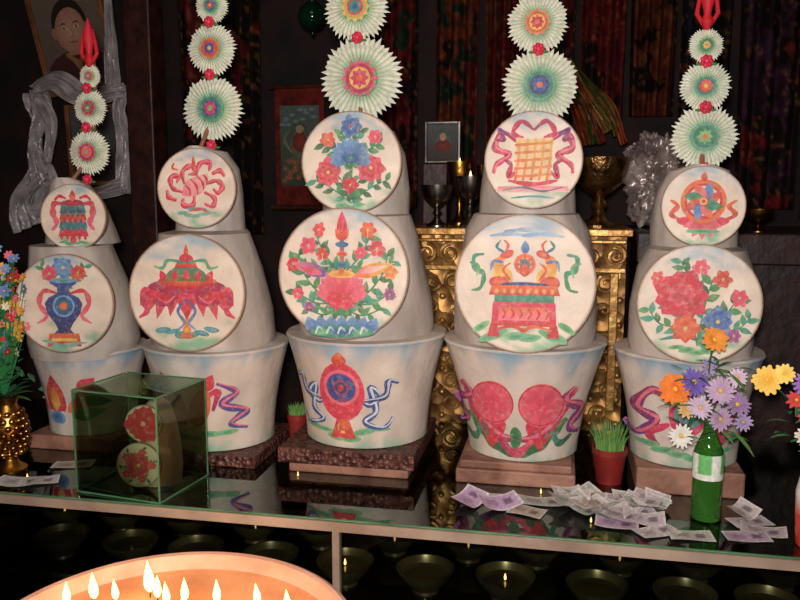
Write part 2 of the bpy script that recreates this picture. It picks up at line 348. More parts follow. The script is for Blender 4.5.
def m_throne(p):
    for (x,y) in [(0,.74),(-.2,.68),(.25,.68)]: p.stroke([(x-.3,y),(x,y+.03),(x+.3,y-.01)],.03,LBLUE,rgb(190,205,215))
    for sx in(-1,1):
        p.stroke([(sx*.58,.42),(sx*.72,.38),(sx*.7,.2),(sx*.58,.14),(sx*.62,-.06),(sx*.75,-.1)],.035,TEAL,GREEN)
        p.stroke([(sx*.78,.3),(sx*.66,.25),(sx*.68,.1)],.025,GREEN,LGREEN)
        p.ground(-.78,.2,2,TEAL,LGREEN,.05)
        p.blob(sx*.42,-.74,.22,.07,-sx*22,TEAL,LGREEN); p.blob(sx*.6,-.62,.14,.05,-sx*32,GREEN,LGREEN)
    for sx in(-1,1):
        p.blob(sx*.3,.1,.17,.13,sx*60,ORANGE,YEL); p.blob(sx*.36,.02,.14,.09,0,ORANGE,RED)
        p.stroke([(sx*.28,.12),(sx*.38,.26),(sx*.3,.4)],.08,YEL,ORANGE); p.blob(sx*.25,.42,.1,.055,-sx*20,ORANGE,RED)
        p.stroke([(sx*.28,.44),(sx*.4,.52),(sx*.34,.62)],.02,BLUE,TEAL); p.stroke([(sx*.28,.44),(sx*.24,.55),(sx*.3,.62)],.02,RED,ORANGE)
        p.stroke([(sx*.3,.3),(sx*.44,.32),(sx*.48,.18)],.022,BLUE,LBLUE); p.stroke([(sx*.2,.05),(sx*.3,.2),(sx*.2,.3)],.02,RED,ORANGE)
    p.ring(0,.28,.15,.09,ORANGE); p.blob(0,.28,.08,c1=BLUE,c2=TEAL); p.petal(0,.42,.2,.06,90,BLUE,LBLUE); p.petal(0,.1,.2,.08,90,RED,ORANGE)
    for i in range(8): a=math.radians(45*i); p.stroke([(.05*math.cos(a),.28+.05*math.sin(a)),(.16*math.cos(a),.28+.16*math.sin(a))],.016,RED,ORANGE)
    p.blob(0,-.02,.34,.05,0,BLUE,NAVY)
    p.sheet([(-.5,-.16),(-.46,-.02)],[(.5,-.16),(.46,-.02)],RED,ORANGE)
    for i in range(8): p.blob(-.39+.112*i,-.1,.035,.045,0,YEL,ORANGE)
    p.sheet([(-.42,-.26),(-.42,-.16)],[(.42,-.26),(.42,-.16)],rgb(60,120,90),TEAL)
    p.sheet([(-.46,-.6),(-.44,-.26)],[(.46,-.6),(.44,-.26)],RED,PINK); p.sheet([(-.36,-.52),(-.35,-.33)],[(.36,-.52),(.35,-.33)],LPINK,ORANGE)
    for i in range(6): p.stroke([(-.3+.12*i,-.5),(-.26+.12*i,-.42),(-.3+.12*i,-.35)],.018,RED,RED)
    for x in(-.42,.42): p.sheet([(x-.09,-.76),(x-.05,-.58)],[(x+.09,-.76),(x+.05,-.58)],RED,RED)
    p.stroke([(-.4,-.66),(-.15,-.6),(0,-.66),(.15,-.6),(.4,-.66)],.03,RED,ORANGE)
def m_knot(p):
    for sx in(-1,1):
        p.ribbon([(sx*.3,.35),(sx*.62,.55),(sx*.78,.25),(sx*.5,.1),(sx*.75,-.1),(sx*.8,-.28)],.07,MAG,PINK,LPINK)
        p.ribbon([(sx*.5,.5),(sx*.7,.62),(sx*.6,.4),(sx*.8,.42)],.04,PURP,MAG)
        p.ribbon([(0,.6),(sx*.25,.78),(sx*.42,.55),(sx*.2,.45)],.05,MAG,PINK)
        p.ribbon([(sx*.3,-.2),(sx*.5,-.35),(sx*.45,-.1),(sx*.6,0)],.05,PINK,MAG)
    p.sheet([(-.36,-.4),(-.36,.42)],[(.36,-.4),(.36,.42)],rgb(240,205,160),rgb(240,200,150))
    for i in range(5):
        t=-.32+.16*i
        p.stroke([(t-.04,-.42),(t+.02,0),(t+.04,.44)],.026,ORANGE,YEL,taper=False); p.stroke([(-.38,t-.02),(0,t),(.38,t+.03)],.026,ORANGE,rgb(235,150,70),taper=False)
    p.stroke([(-.5,-.42),(0,-.5),(.5,-.42)],.05,RED,PINK); p.sheet([(-.75,-.66),(-.7,-.54)],[(.75,-.66),(.7,-.54)],rgb(235,190,180),LPINK)
    p.stroke([(-.6,-.62),(-.2,-.56),(.2,-.64),(.6,-.56)],.02,TEAL,PURP); p.stroke([(-.45,-.78),(0,-.74),(.45,-.78)],.02,TEAL,LBLUE)
def m_peony(p):
    p.ground(-.8,.42,5,GREEN,LGREEN,.06)
    p.stroke([(-.6,-.62),(-.2,-.55),(.3,-.7)],.03,TEAL,BLUE)
    p.branch([(0,-.7),(-.1,-.3),(-.4,0)],n=6,L=.26); p.branch([(0,-.7),(.3,-.35),(.6,.1)],n=8,L=.24); p.branch([(0,-.6),(.1,0),(.2,.4)],n=8,L=.26)
    p.branch([(0,.2),(-.2,.5),(-.3,.7)],n=6,L=.2); p.branch([(.2,-.4),(.6,-.4),(.8,-.2)],n=6,L=.2); p.branch([(-.2,-.4),(-.6,-.35),(-.8,-.1)],n=6,L=.22)
    p.flower(-.28,.15,.42,RED,PINK,cc=PINK,n=11,layers=3); p.flower(-.28,.15,.2,RED,LPINK,cc=RED,n=7,layers=2); p.flower(-.2,-.4,.24,ORANGE,RED,n=8,layers=3); p.flower(.3,-.28,.25,BLUE,LBLUE,n=8,layers=3)
    p.flower(.62,.12,.15,PINK,LPINK,n=6,layers=2); p.flower(.35,.42,.16,RED,ORANGE,n=6,layers=2); p.flower(0,.62,.14,PINK,LPINK,n=6,layers=2); p.flower(.55,-.5,.12,PURP,LPINK,n=6,layers=2)
    p.flower(-.68,.42,.12,PINK,ORANGE,n=6,layers=2)
def m_wheel(p):
    p.blob(0,-.38,.62,.16,0,RED,PINK)
    for a in(200,220,240,270,300,320,340): p.petal(0,-.35,.48,.12,a,RED if a%40 else PINK,LPINK)
    for sx in(-1,1): p.ribbon([(sx*.5,-.35),(sx*.75,-.2),(sx*.6,0),(sx*.78,.15)],.06,RED,ORANGE)
    p.ring(0,.12,.54,.42,ORANGE); p.ring(0,.12,.44,.38,RED)
    for i in range(8): p.petal(0,.12,.5,.13,45*i+10,[ORANGE,BLUE,LPINK,TEAL][i%4],[RED,LBLUE,ORANGE,GREEN][i%4],bend=35)
    p.blob(0,.12,.12,c1=RED,c2=PINK); p.ring(0,.12,.09,.05,YEL)
    p.petal(0,.6,.25,.08,90,RED,ORANGE); p.blob(.0,-.62,.4,.06,0,TEAL,LGREEN)
# pot motifs: y 0..1 from foot to rim, x in same units
def k_shell(p):
    for sx in(-1,1):
        p.petal(sx*.12,.3,.4,.1,90+sx*30,RED,ORANGE); p.petal(sx*.15,.3,.36,.09,90-sx*60,ORANGE,PINK); p.petal(sx*.2,.25,.35,.08,90-sx*80,GREEN,LGREEN)
        p.petal(sx*.3,.55,.25,.08,90-sx*50,RED,PINK); p.petal(sx*.32,.45,.28,.07,90-sx*100,GREEN,TEAL)
    p.petal(0,.25,.5,.14,90,PINK,RED); p.petal(0,.3,.3,.07,90,YEL,ORANGE); p.blob(0,.22,.12,.08,0,BLUE,LBLUE)
def k_fish(p):
    for sx in(-1,1):
        p.ribbon([(sx*.3,.7),(sx*.45,.6),(sx*.32,.48),(sx*.5,.4),(sx*.38,.28),(sx*.5,.22)],.035,PURP,BLUE,LPINK)
        p.ribbon([(sx*.18,.55),(sx*.3,.62),(sx*.24,.42)],.03,PINK,MAG)
        p.blob(sx*.12,.45,.1,.2,-sx*20,LPINK,ORANGE); p.petal(sx*.18,.62,.2,.06,90-sx*30,RED,PINK)
    p.ground(.12,.4,6,TEAL,LGREEN,.035)
def k_drum(p):
    p.ground(.1,.38,6,TEAL,LGREEN,.035)
    for sx in(-1,1):
        p.ribbon([(sx*.14,.5),(sx*.24,.42),(sx*.34,.5),(sx*.26,.58),(sx*.3,.36),(sx*.2,.26),(sx*.36,.2),(sx*.44,.3)],.03,BLUE,BLUE,rgb(215,225,240))
        p.ribbon([(sx*.2,.46),(sx*.38,.5),(sx*.42,.64),(sx*.5,.62)],.028,NAVY,BLUE,rgb(200,215,235))
    p.sheet([(-.12,.1),(-.05,.3)],[(.12,.1),(.05,.3)],RED,ORANGE); p.blob(0,.2,.08,.1,0,RED,PINK); p.ring(0,.2,.055,.03,YEL)
    p.blob(0,.54,.215,.28,0,RED,PINK,wob=.01); p.ring(0,.58,.17,.14,LPINK); p.blob(0,.58,.135,c1=NAVY,c2=BLUE,wob=.01); p.ring(0,.58,.075,.055,mixc(BLUE,RED,.6)); p.blob(0,.58,.03,c1=RED)
    p.petal(0,.78,.14,.07,90,RED,ORANGE)
def k_coins(p):
    for sx in(-1,1):
        p.stroke([(sx*.0,.06),(sx*.16,.13),(sx*.3,.26),(sx*.42,.38)],.05,DGREEN,GREEN)
        p.ribbon([(sx*.02,.2),(sx*.18,.24),(sx*.34,.4),(sx*.42,.58),(sx*.5,.64)],.05,MAG,PINK,LPINK)
        p.ribbon([(sx*.48,.66),(sx*.4,.55),(sx*.54,.45),(sx*.44,.3),(sx*.52,.22)],.04,MAG,PURP,LPINK)
        p.ribbon([(sx*.3,.28),(sx*.36,.16),(sx*.46,.22)],.03,TEAL,DGREEN)
        p.blob(sx*.205,.52,.185,.2,0,rgb(226,52,90),rgb(232,92,116),wob=.01); p.petal(sx*.2,.4,.3,.12,-90,rgb(226,40,84),RED,pw=.5); p.ring(sx*.205,.52,.187,.176,RED)
    p.blob(0,.22,.05,.1,0,DGREEN,GREEN); p.stroke([(-.14,.2),(0,.08),(.14,.2)],.04,MAG,PINK)
def k_knots(p):
    for sx in(-1,1):
        p.ribbon([(sx*.1,.55),(sx*.3,.7),(sx*.42,.5),(sx*.26,.42),(sx*.4,.25),(sx*.5,.3)],.045,MAG,PURP,LPINK); p.ribbon([(sx*.15,.4),(sx*.3,.28),(sx*.22,.18)],.035,PINK,MAG)
    p.blob(0,.5,.17,.2,0,PURP,PINK); p.ring(0,.5,.12,.09,TEAL); p.blob(0,.5,.08,c1=BLUE,c2=TEAL); p.ground(.1,.38,6,TEAL,LGREEN,.03)

# ------------------------------------------------------------------ butter sculpture (torma)
YC=1.80; CT=0.93
def disc(parent,X,Y,Z,r,tilt,motif,top=True,seed=0,rd=.05,yaw=0):
    a=math.radians(tilt); w=math.radians(yaw)
    ex=Vector((math.cos(w),math.sin(w),0)); n=Vector((math.sin(w)*math.cos(a),-math.cos(w)*math.cos(a),math.sin(a))); up=n.cross(ex)*-1
    if up.z<0: up=-up
    C=Vector((X,Y,Z))
    M=Matrix(((ex.x,up.x,n.x,X),(ex.y,up.y,n.y,Y),(ex.z,up.z,n.z,Z),(0,0,0,1)))
    edge=rgb(176,138,114)
    mb=MB(); body=rgb(216,200,186)
    mb.lathe([(r*.93,-rd),(r*.985,-rd*.4),(r,-.006),(r*.998,-.001),(r*.985,0.0)],n=64,col=lambda an,rr,z: edge if z>-.01 else body,M=M,cap=True)
    v=[];f=[];c=[];N=64;K=22
    for i in range(K+1):
        q=max(i/K,.001)*.985
        for j in range(N):
            t=2*math.pi*j/N; x,y=q*math.cos(t),q*math.sin(t)
            p=C+ex*(x*r)+up*(y*r)+n*0.0004; v.append(tuple(p))
            nz=noise.noise(Vector((x*2.2+seed*7,y*4.0,seed))); nz2=noise.noise(Vector((x*6+seed,y*11,seed*3)))
            col=mixc(rgb(238,221,204),rgb(222,200,183),.5+.8*nz)
            b=max(0,min(1,(y-.62+.45*nz+.25*nz2)*2.4))*.75 if top else 0
            g=max(0,min(1,(-y-.7+.5*nz+.3*nz2)*3.0))*.8
            col=mixc(col,rgb(135,176,198),b); col=mixc(col,rgb(108,182,142),g)
            if i==K: col=mixc(col,edge,.6)
            c.append(col)
    for i in range(K):
        for j in range(N):
            j2=(j+1)%N; f.append((i*N+j,(i+1)*N+j,(i+1)*N+j2,i*N+j2))
    mb.add(v,f,c); mb.build('painted_disc',BUT,parent)
    P=Painter(lambda x,y,e:tuple(C+ex*(x*r)+up*(y*r)+n*e)); P.ring(0,0,.995,.975,rgb(140,112,86)); motif(P)
    P.mb.build('disc_motif',INK,parent)
def rosette(parent,X,Y,Z,r,cols,seed=0):
    mb=MB(); random.seed(seed+int(r*1000))
    for lay,(q,dy,N) in enumerate([(1.0,0.0,44),(0.84,-.05,38)]):
        v=[];f=[];c=[]; ph=U(0,1)
        rings=[(.15,0),(.45,.3),(.75,.75),(1.0,1.0)]
        for (rr,am) in rings:
            for j in range(2*N):
                a=math.pi*(j+ph)/N; tip=1.0 if j%2 else (.88 if rr==1.0 else 1.0); jit=U(.93,1.05) if rr==1.0 else 1
                rad=r*q*rr*tip*jit; yy=Y+r*dy+r*.035*am*(1 if j%2 else -1)+r*.08*rr*rr-.004
                v.append((X+rad*math.cos(a),yy,Z+rad*math.sin(a)))
                col=mixc(rgb(120,180,130),rgb(234,234,216),(rr-.40)/.3)
                if j%2==0: col=mixc(col,rgb(150,175,148),.28)
                c.append(col)
        n2=2*N
        for i in range(3):
            for j in range(n2):
                j2=(j+1)%n2; f.append((i*n2+j,i*n2+j2,(i+1)*n2+j2,(i+1)*n2+j))
        mb.add(v,f,c)
    mb.build('pleated_petals',PET,parent,smooth=False)
    P=Painter(lambda x,y,e:(X+x*r,Y-r*.1-.004-e,Z+y*r))
    for i in range(12): P.petal(.2*math.cos(i*math.pi/6),.2*math.sin(i*math.pi/6),.26,.09,30*i,cols[0],mixc(cols[0],WHITE,.15))
    P.blob(0,0,.33,c1=cols[0],c2=cols[0],wob=0); P.k+=.001; P.ring(0,0,.33,.26,mixc(cols[0],(0,0,0,1),.25))
    P.blob(0,0,.25,c1=cols[1],wob=0); P.k+=.001
    for i in range(8): P.petal(.05*math.cos(i*math.pi/4),.05*math.sin(i*math.pi/4),.18,.06,45*i,cols[2],cols[2])
    P.blob(0,0,.08,c1=cols[3],wob=0)
    P.mb.build('rosette_center',INK,parent)
    m2=MB(); m2.lathe([(r*.3,-.012),(r*.42,-.004),(r*.40,.004)],n=24,col=LGREEN,M=Matrix(((1,0,0,X),(0,0,-1,Y-r*.1+.001),(0,1,0,Z),(0,0,0,1)))); m2.build('rosette_hub',PET,parent)
def budlet(mb,X,Y,Z,s):
    for i in range(7):
        a=2*math.pi*i/7; px,pz=X+s*math.cos(a)*.75,Z+s*math.sin(a)*.75
        mb.ball((px,Y,pz),s*.48,8,6,col=PINK if i%2 else RED,sc=(1,.5,1))
    mb.ball((X,Y-s*.2,Z),s*.45,8,6,col=rgb(235,80,120)); 
    for sx in(-1,1): mb.ball((X+sx*s*1.25,Y+s*.2,Z-s*.5),s*.5,8,6,col=GREEN,sc=(1.3,.4,.5))
def torma(d):
    E=empty('butter_sculpture'); X=d['X']; zb,zr=d['zb'],d['zr']; rb,rt=d['rb'],d['rt']; h=zr-zb
    def pr(z):
        t=(z-zb)/h; t=max(0,min(1,t)); return rb+(rt-rb)*(t**1.15)-.006*math.sin(math.pi*t)
    sd=d['seed']
    def pc(a,r,z):
        t=(z-zb)/h; x=math.cos(a)*3; nz=noise.noise(Vector((x,math.sin(a)*3,z*9+sd))); n2=noise.noise(Vector((x*4,math.sin(a)*12,z*30+sd)))
        col=mixc(rgb(228,214,202),rgb(206,190,178),.5+.9*nz)
        b=max(0,min(1,(t-.84+.25*nz+.15*n2)*5))*.75 if z<zr-.001 else 0
        g=max(0,min(1,(.09-t+.16*nz+.1*n2)*7))*.7
        return mixc(mixc(col,rgb(120,170,196),b),rgb(100,180,150),g)
    mb=MB(); K=22
    prof=[(rb*.96,zb)]+[(pr(zb+h*i/K),zb+h*(i/K)+ (0.002 if i==0 else 0)) for i in range(K)]+[(rt,zr-.006),(rt-.003,zr-.001),(rt-.012,zr),(rt-.05,zr+.001),(.05,zr+.003)]
    mb.lathe(prof,X,YC,n=72,col=pc); mb.build('flared_pot',BUT,E)
    def pf(x,y,e):
        z=zb+y*h; r=pr(z)+e; xx=x*h; return (X+d.get('mx',-.01)+xx, YC-math.sqrt(max(r*r-(xx+d.get('mx',-.01))**2,1e-6)), z)
    P=Painter(pf); d['pot'](P); P.mb.build('pot_motif',INK,E)
    zs=d['split']; y1=d['discs'][0][1]+.024; y2=d['discs'][1][1]+.022
    def cc(a,r,z):
        nz=noise.noise(Vector((math.cos(a)*3,math.sin(a)*3,z*6+sd*3))); return mixc(rgb(208,194,184),rgb(176,162,154),.5+.9*nz)
    src=[(r,z,(y1 if z<zs else y2)+r-YC) for (r,z) in d['col']]; prof=[]
    for i in range(len(src)-1):
        k=max(1,int((src[i+1][1]-src[i][1])/.012))
        for q in range(k): prof.append(tuple(src[i][e]*(1-q/k)+src[i+1][e]*q/k for e in range(3)))
    prof.append(src[-1])
    ty=YC+prof[-1][2]
    wob=lambda a,z: .035*noise.noise(Vector((math.cos(a)*1.6+sd*5,math.sin(a)*1.6,z*7)))*(1 if math.sin(a)>-.6 else .3)
    mb=MB(); mb.lathe(prof,X,YC,n=56,col=cc,wob=wob); mb.build('stacked_drums',BUT,E)
    for k,(w,y0,yy1,z0,z1) in enumerate(d['tiers']):
        mb=MB(); mb.box(X+d.get('bx',0)-w/2,X+d.get('bx',0)+w/2,y0,yy1,z0,z1)
        mb.build('plinth_tier',d['bm'][k],E,smooth=False,bevel=.004)
    for i,(x,y,z,r,tl,m) in enumerate(d['discs']): disc(E,x,y,z,r,tl,m,seed=sd+i*3,rd=.03 if i==0 else .028,yaw=max(-2,-X*9.5))
    zt=d['col'][-1][1]; rs=d['ros']; mb=MB()
    mb.tube([(X,ty,zt-.03),(rs[0][0],1.768,rs[0][1]),(rs[-1][0],1.77,rs[-1][1]),(rs[-1][0],1.765,d['fin']+.01)],.005,col=BROWN)
    prev=(rs[0][0],d['discs'][-1][2]+d['discs'][-1][3])
    for i,(x,z,r,cols) in enumerate(rs):
        rosette(E,x,1.75,z,r,cols,seed=sd+i)
        budlet(mb,(prev[0]+x)/2,1.735,(prev[1]+z-r)/2,.011); prev=(x,z+r)
    x=rs[-1][0]; fz=d['fin']
    mb.lathe([(.004,fz-.012),(.010,fz-.004),(.013,fz+.006),(.007,fz+.018),(.009,fz+.03),(.014,fz+.045),(.012,fz+.065),(.006,fz+.085),(.001,fz+.1)],x,1.75,n=16,col=lambda a,r,z:mixc(RED,PINK,(z-fz)*4))
    for sx in(-1,1):
        mb.tube([(x+sx*.008,1.75,fz+.0),(x+sx*.02,1.75,fz+.02),(x+sx*.017,1.75,fz+.045),(x+sx*.012,1.75,fz+.075)],[.004,.005,.004,.001],col=RED)
    mb.build('stem_and_finial',PET,E)
    return E
RP=rgb(214,36,100)
specs=[
 dict(X=-1.16,seed=1,zb=.965,zr=1.175,rb=.105,rt=.142,pot=k_shell,mx=-.03,bm=[PLINTH],tiers=[(.23,1.69,1.91,CT,.965)],split=1.431,
  col=[(.12,1.16),(.134,1.19),(.13,1.25),(.116,1.34),(.094,1.43),(.088,1.432),(.080,1.47),(.066,1.53),(.045,1.575),(.02,1.59)],
  discs=[(-1.107,1.625,1.304,.114,4,m_vase),(-1.112,1.685,1.499,.077,4,m_banner)],
  ros=[(-1.103,1.65,.055,[RP,LPINK,ORANGE,LBLUE]),(-1.094,1.752,.044,[RP,RED,TEAL,YEL]),(-1.09,1.825,.028,[ORANGE,RP,LBLUE,YEL])],fin=1.857),
 dict(X=-.817,seed=2,zb=.958,zr=1.198,rb=.135,rt=.176,pot=k_fish,bm=[CARVE],tiers=[(.30,1.655,1.93,CT,.958)],split=1.465,
  col=[(.138,1.18),(.147,1.21),(.142,1.28),(.125,1.38),(.105,1.462),(.085,1.468),(.082,1.47),(.08,1.55),(.074,1.61),(.055,1.648),(.015,1.66)],
  discs=[(-.803,1.622,1.336,.131,4,m_umbrella),(-.80,1.682,1.565,.09,4,m_conch)],
  ros=[(-.786,1.745,.075,[TEAL,BLUE,RP,LGREEN]),(-.784,1.877,.059,[ORANGE,RP,BLUE,YEL]),(-.78,1.97,.04,[TEAL,BLUE,RP,YEL]),(-.78,2.04,.028,[RP,ORANGE,BLUE,YEL])],fin=2.075),
 dict(X=-.439,seed=3,zb=.992,zr=1.238,rb=.142,rt=.188,pot=k_drum,mx=-.02,bm=[PLINTH,CARVE],bx=-.012,tiers=[(.275,1.66,1.94,CT,.958),(.31,1.635,1.95,.958,.992)],split=1.507,
  col=[(.15,1.22),(.156,1.25),(.152,1.31),(.142,1.38),(.126,1.46),(.112,1.505),(.1,1.508),(.1,1.56),(.09,1.64),(.07,1.69),(.03,1.71)],
  discs=[(-.446,1.62,1.386,.140,4,m_lotus),(-.442,1.68,1.62,.109,4,m_bouquet)],
  ros=[(-.436,1.802,.093,[RP,YEL,RP,ORANGE]),(-.446,1.952,.073,[YEL,RP,TEAL,BLUE]),(-.446,2.065,.05,[RP,ORANGE,BLUE,YEL])],fin=2.125),
 dict(X=-.072,seed=4,zb=.98,zr=1.234,rb=.122,rt=.183,pot=k_coins,bm=[PLINTH,PLINTH],bx=-.01,tiers=[(.255,1.665,1.93,CT,.962),(.24,1.67,1.92,.962,.98)],split=1.511,
  col=[(.152,1.22),(.158,1.25),(.157,1.32),(.149,1.41),(.134,1.475),(.112,1.51),(.106,1.512),(.104,1.56),(.098,1.62),(.08,1.67),(.03,1.69)],
  discs=[(-.068,1.62,1.373,.142,4,m_throne),(-.058,1.68,1.622,.1,4,m_knot)],
  ros=[(-.05,1.778,.081,[TEAL,NAVY,BLUE,ORANGE]),(-.058,1.905,.064,[ORANGE,YEL,RED,LPINK]),(-.06,2.002,.045,[RP,ORANGE,BLUE,YEL])],fin=2.055),
 dict(X=.278,seed=5,zb=.985,zr=1.222,rb=.112,rt=.157,pot=k_knots,bm=[PLINTH],tiers=[(.215,1.68,1.9,CT,.985)],split=1.442,
  col=[(.12,1.2),(.127,1.24),(.125,1.32),(.114,1.4),(.096,1.44),(.088,1.445),(.088,1.5),(.078,1.56),(.06,1.6),(.02,1.612)],
  discs=[(.268,1.625,1.341,.117,4,m_peony),(.276,1.68,1.529,.08,4,m_wheel)],
  ros=[(.282,1.668,.067,[TEAL,GREEN,LGREEN,ORANGE]),(.279,1.768,.051,[TEAL,RP,ORANGE,YEL]),(.277,1.848,.035,[GREEN,TEAL,YEL,ORANGE])],fin=1.89),
]
for s in specs: torma(s)

# ------------------------------------------------------------------ glass display counter
E=empty('glass_display_counter')
X0,X1,Y0,Y1=-2.1,1.5,1.42,2.12
mb=MB(); mb.quad((X0,Y0,.9297),(X1,Y0,.9297),(X1,Y1,.9297),(X0,Y1,.9297)); mb.build('glass_top',TOPG,E,smooth=False)
mb=MB(); mb.box(X0,X1,Y0-.006,Y0-.0005,.908,.927); 
for x in (-1.41,-.41,.59): mb.box(x-.007,x+.007,Y0-.004,Y0+.014,.50,.908)
mb.box(X0,X1,Y0-.006,Y0+.02,.48,.50); mb.build('metal_trim',ALU,E,smooth=False)
mb=MB(); mb.quad((X0,Y0+.005,.5),(X1,Y0+.005,.5),(X1,Y0+.005,.908),(X0,Y0+.005,.908)); mb.build('front_glass',SIDEG,E,smooth=False)
mb=MB(); mb.quad((X0,Y0+.02,.75),(X1,Y0+.02,.75),(X1,Y1-.03,.75),(X0,Y1-.03,.75)); mb.build('glass_shelf',SHELFG,E,smooth=False)
mb=MB(); mb.box(X0,X1,Y0+.016,Y0+.02,.742,.75); mb.box(X0,X1,Y0,Y0+.004,.9275,.9299); mb.build('glass_edge',EDGEG,E,smooth=False)
mb=MB(); mb.box(X0,X1,Y0,Y1,.0,.48); mb.box(X0,X1,Y1-.02,Y1,.48,.918); mb.box(X0,X0+.02,Y0+.02,Y1-.02,.48,.918); mb.box(X1-.02,X1,Y0+.02,Y1-.02,.48,.918)
mb.build('case_body',mat('case_wood',rgb(62,42,32),rgb(34,26,20),rough=.5),E,smooth=False)
def bowl_prof(r,h,z,th=.004):
    return [(r*.45,z),(r*.42,z+h*.12),(r*.62,z+h*.35),(r*.9,z+h*.75),(r,z+h),(r-th,z+h),(r*.9-th,z+h*.78),(r*.6,z+h*.45),(.005,z+h*.38)]
bowls=MB(); fl=MB()
def flame(mb,x,y,z,h,mi=0,lean=0):
    M=Matrix.Translation((x,y,z))@Matrix.Rotation(lean,4,'Y')
    w=h*.17
    mb.lathe([(w*.25,0),(w*.8,h*.12),(w,h*.28),(w*.85,h*.5),(w*.45,h*.75),(w*.15,h*.92),(.0003,h)],0,0,n=12,M=M,mi=mi)
for iy,yy in enumerate((1.52,1.68,1.84,2.0)):
    for ix in range(20):
        x=-1.9+.165*ix+.06*(iy%2)+U(-.01,.01); r=.06
        bowls.lathe(bowl_prof(r,.05,.7505),x,yy,n=28,cap=True)
        bowls.lathe([(.052,.787),(.001,.7875)],x,yy,n=24,mi=1,cap=True)
        if R()<.25: flame(fl,x,yy,.789,.014)  # tiny flames added in place of reflections of the foreground flames
bowls.build('offering_bowls',[STEEL,WATER],E); fl.build('reflected_flames',FLAME,E)

# ------------------------------------------------------------------ glass box with small sculpture modelled in place of a reflection
E=empty('glass_box')
bx,by,bw,bd,bh=-.870,1.525,.205,.175,.220; T=Matrix.Translation((bx,by,0))@Matrix.Rotation(math.radians(-8),4,'Z')
mb=MB(); w,d=bw/2,bd/2; z0=CT+.0005; z1=CT+bh
mb.quad((-w,-d,z0),(w,-d,z0),(w,-d,z1),(-w,-d,z1),T); mb.quad((-w,d,z0),(w,d,z0),(w,d,z1),(-w,d,z1),T)
mb.quad((-w,-d,z0),(-w,d,z0),(-w,d,z1),(-w,-d,z1),T); mb.quad((w,-d,z0),(w,d,z0),(w,d,z1),(w,-d,z1),T); mb.quad((-w,-d,z1),(w,-d,z1),(w,d,z1),(-w,d,z1),T)
mb.build('glass_panes',BOXG,E,smooth=False)
mb=MB(); e=.0014
for sx in(-1,1):
    for sy in(-1,1): mb.box(sx*w-e,sx*w+e,sy*d-e,sy*d+e,z0,z1,M=T)
    mb.box(sx*w-e,sx*w+e,-d,d,z1-e,z1+e,M=T); mb.box(-w,w,sx*d-e,sx*d+e,z1-e,z1+e,M=T); mb.box(sx*w-e,sx*w+e,-d,d,z0,z0+.003,M=T); mb.box(-w,w,sx*d-e,sx*d+e,z0,z0+.003,M=T)
mb.build('glass_edges',EDGEG,E,smooth=False)
def m_small(p):
    for i in range(6): p.branch([(0,0),(.4*math.cos(i),.4*math.sin(i)),(.75*math.cos(i+.3),.75*math.sin(i+.3))],n=4,L=.25)
    p.flower(0,0,.6,RED,LPINK,n=9); 
    for i in range(5): p.flower(.62*math.cos(i*1.25),.62*math.sin(i*1.25),.2,PINK,LPINK,n=6,layers=2)
disc(E,-.860,1.488,.985,.048,3,m_small,seed=9,rd=.015,top=False,yaw=9)  # solid discs and cone stand in for a reflection in the panes
def m_bigflower(p):
    p.flower(0,0,.95,RED,PINK,cc=YEL,n=12,layers=3)
disc(E,-.852,1.50,1.072,.040,3,m_bigflower,seed=12,rd=.012,top=False,yaw=9)
mb=MB(); mb.lathe([(.045,CT+.001),(.048,.97),(.045,1.02),(.036,1.07),(.024,1.105),(.005,1.12)],-.844,1.55,n=32,col=rgb(215,180,168)); mb.build('reflected_butter_cone',BUT,E)

# ------------------------------------------------------------------ foreground butter lamp bowl
E=empty('butter_lamp_bowl'); bx,by=-.570,1.03
mb=MB(); mb.lathe([(.16,.42),(.165,.44),(.12,.47),(.05,.52),(.04,.56),(.065,.59),(.04,.62),(.06,.66),(.14,.70),(.22,.76),(.265,.83),(.286,.89)],bx,by,n=64,cap=False)
mb.build('brass_bowl',BRASS,E)
mb=MB(); mb.lathe([(.285,.884),(.292,.888),(.292,.893),(.284,.897),(.276,.895),(.268,.866)],bx,by,n=72,cap=False); mb.build('bowl_rim',mat('lamp_rim_butter',rgb(225,180,158),rgb(200,148,122),rough=.4),E)
mb=MB(); mb.lathe([(.272,.870),(.22,.869),(.1,.870),(.002,.870)],bx,by,n=64,cap=False); mb.build('butter',WAX,E)
fm=MB(); wk=MB()
FL=[(-.787,1.115,.036),(-.752,1.14,.042),(-.715,1.145,.032),(-.672,1.18,.05),(-.65,1.165,.036),(-.625,1.15,.034),(-.60,1.165,.036),(-.578,1.11,.036),(-.545,1.17,.036),(-.475,1.175,.034),(-.42,1.165,.034),(-.36,1.13,.034),(-.68,1.05,.03),(-.6,1.02,.03),(-.5,1.04,.03),(-.4,1.02,.03),(-.55,.93,.03),(-.45,.92,.03),(-.65,.94,.03),(-.7,1.0,.03)]
for (x,y,h) in FL:
    flame(fm,x,y,.880,h*1.1,lean=U(-.1,.1)); wk.tube([(x,y,.866),(x,y,.884)],.0012,n=6)
fm.build('flames',FLAME,E); wk.build('wicks',DARKW,E)
for (x,y) in [(-.70,1.13),(-.56,1.14),(-.42,1.12),(-.55,.98)]:
    l=bpy.data.lights.new('flame_glow','POINT'); l.energy=.32; l.color=(1,.55,.25); l.shadow_soft_size=.03
    o=bpy.data.objects.new('flame_glow',l); o.location=(x,y,.98); bpy.context.scene.collection.objects.link(o); o.parent=E
E=empty('wooden_stool'); mb=MB(); mb.box(bx-.22,bx+.22,by-.2,by+.2,.38,.42)
for sx in(-1,1):
    for sy in(-1,1): mb.box(bx+sx*.19-.02,bx+sx*.19+.02,by+sy*.17-.02,by+sy*.17+.02,0,.38)
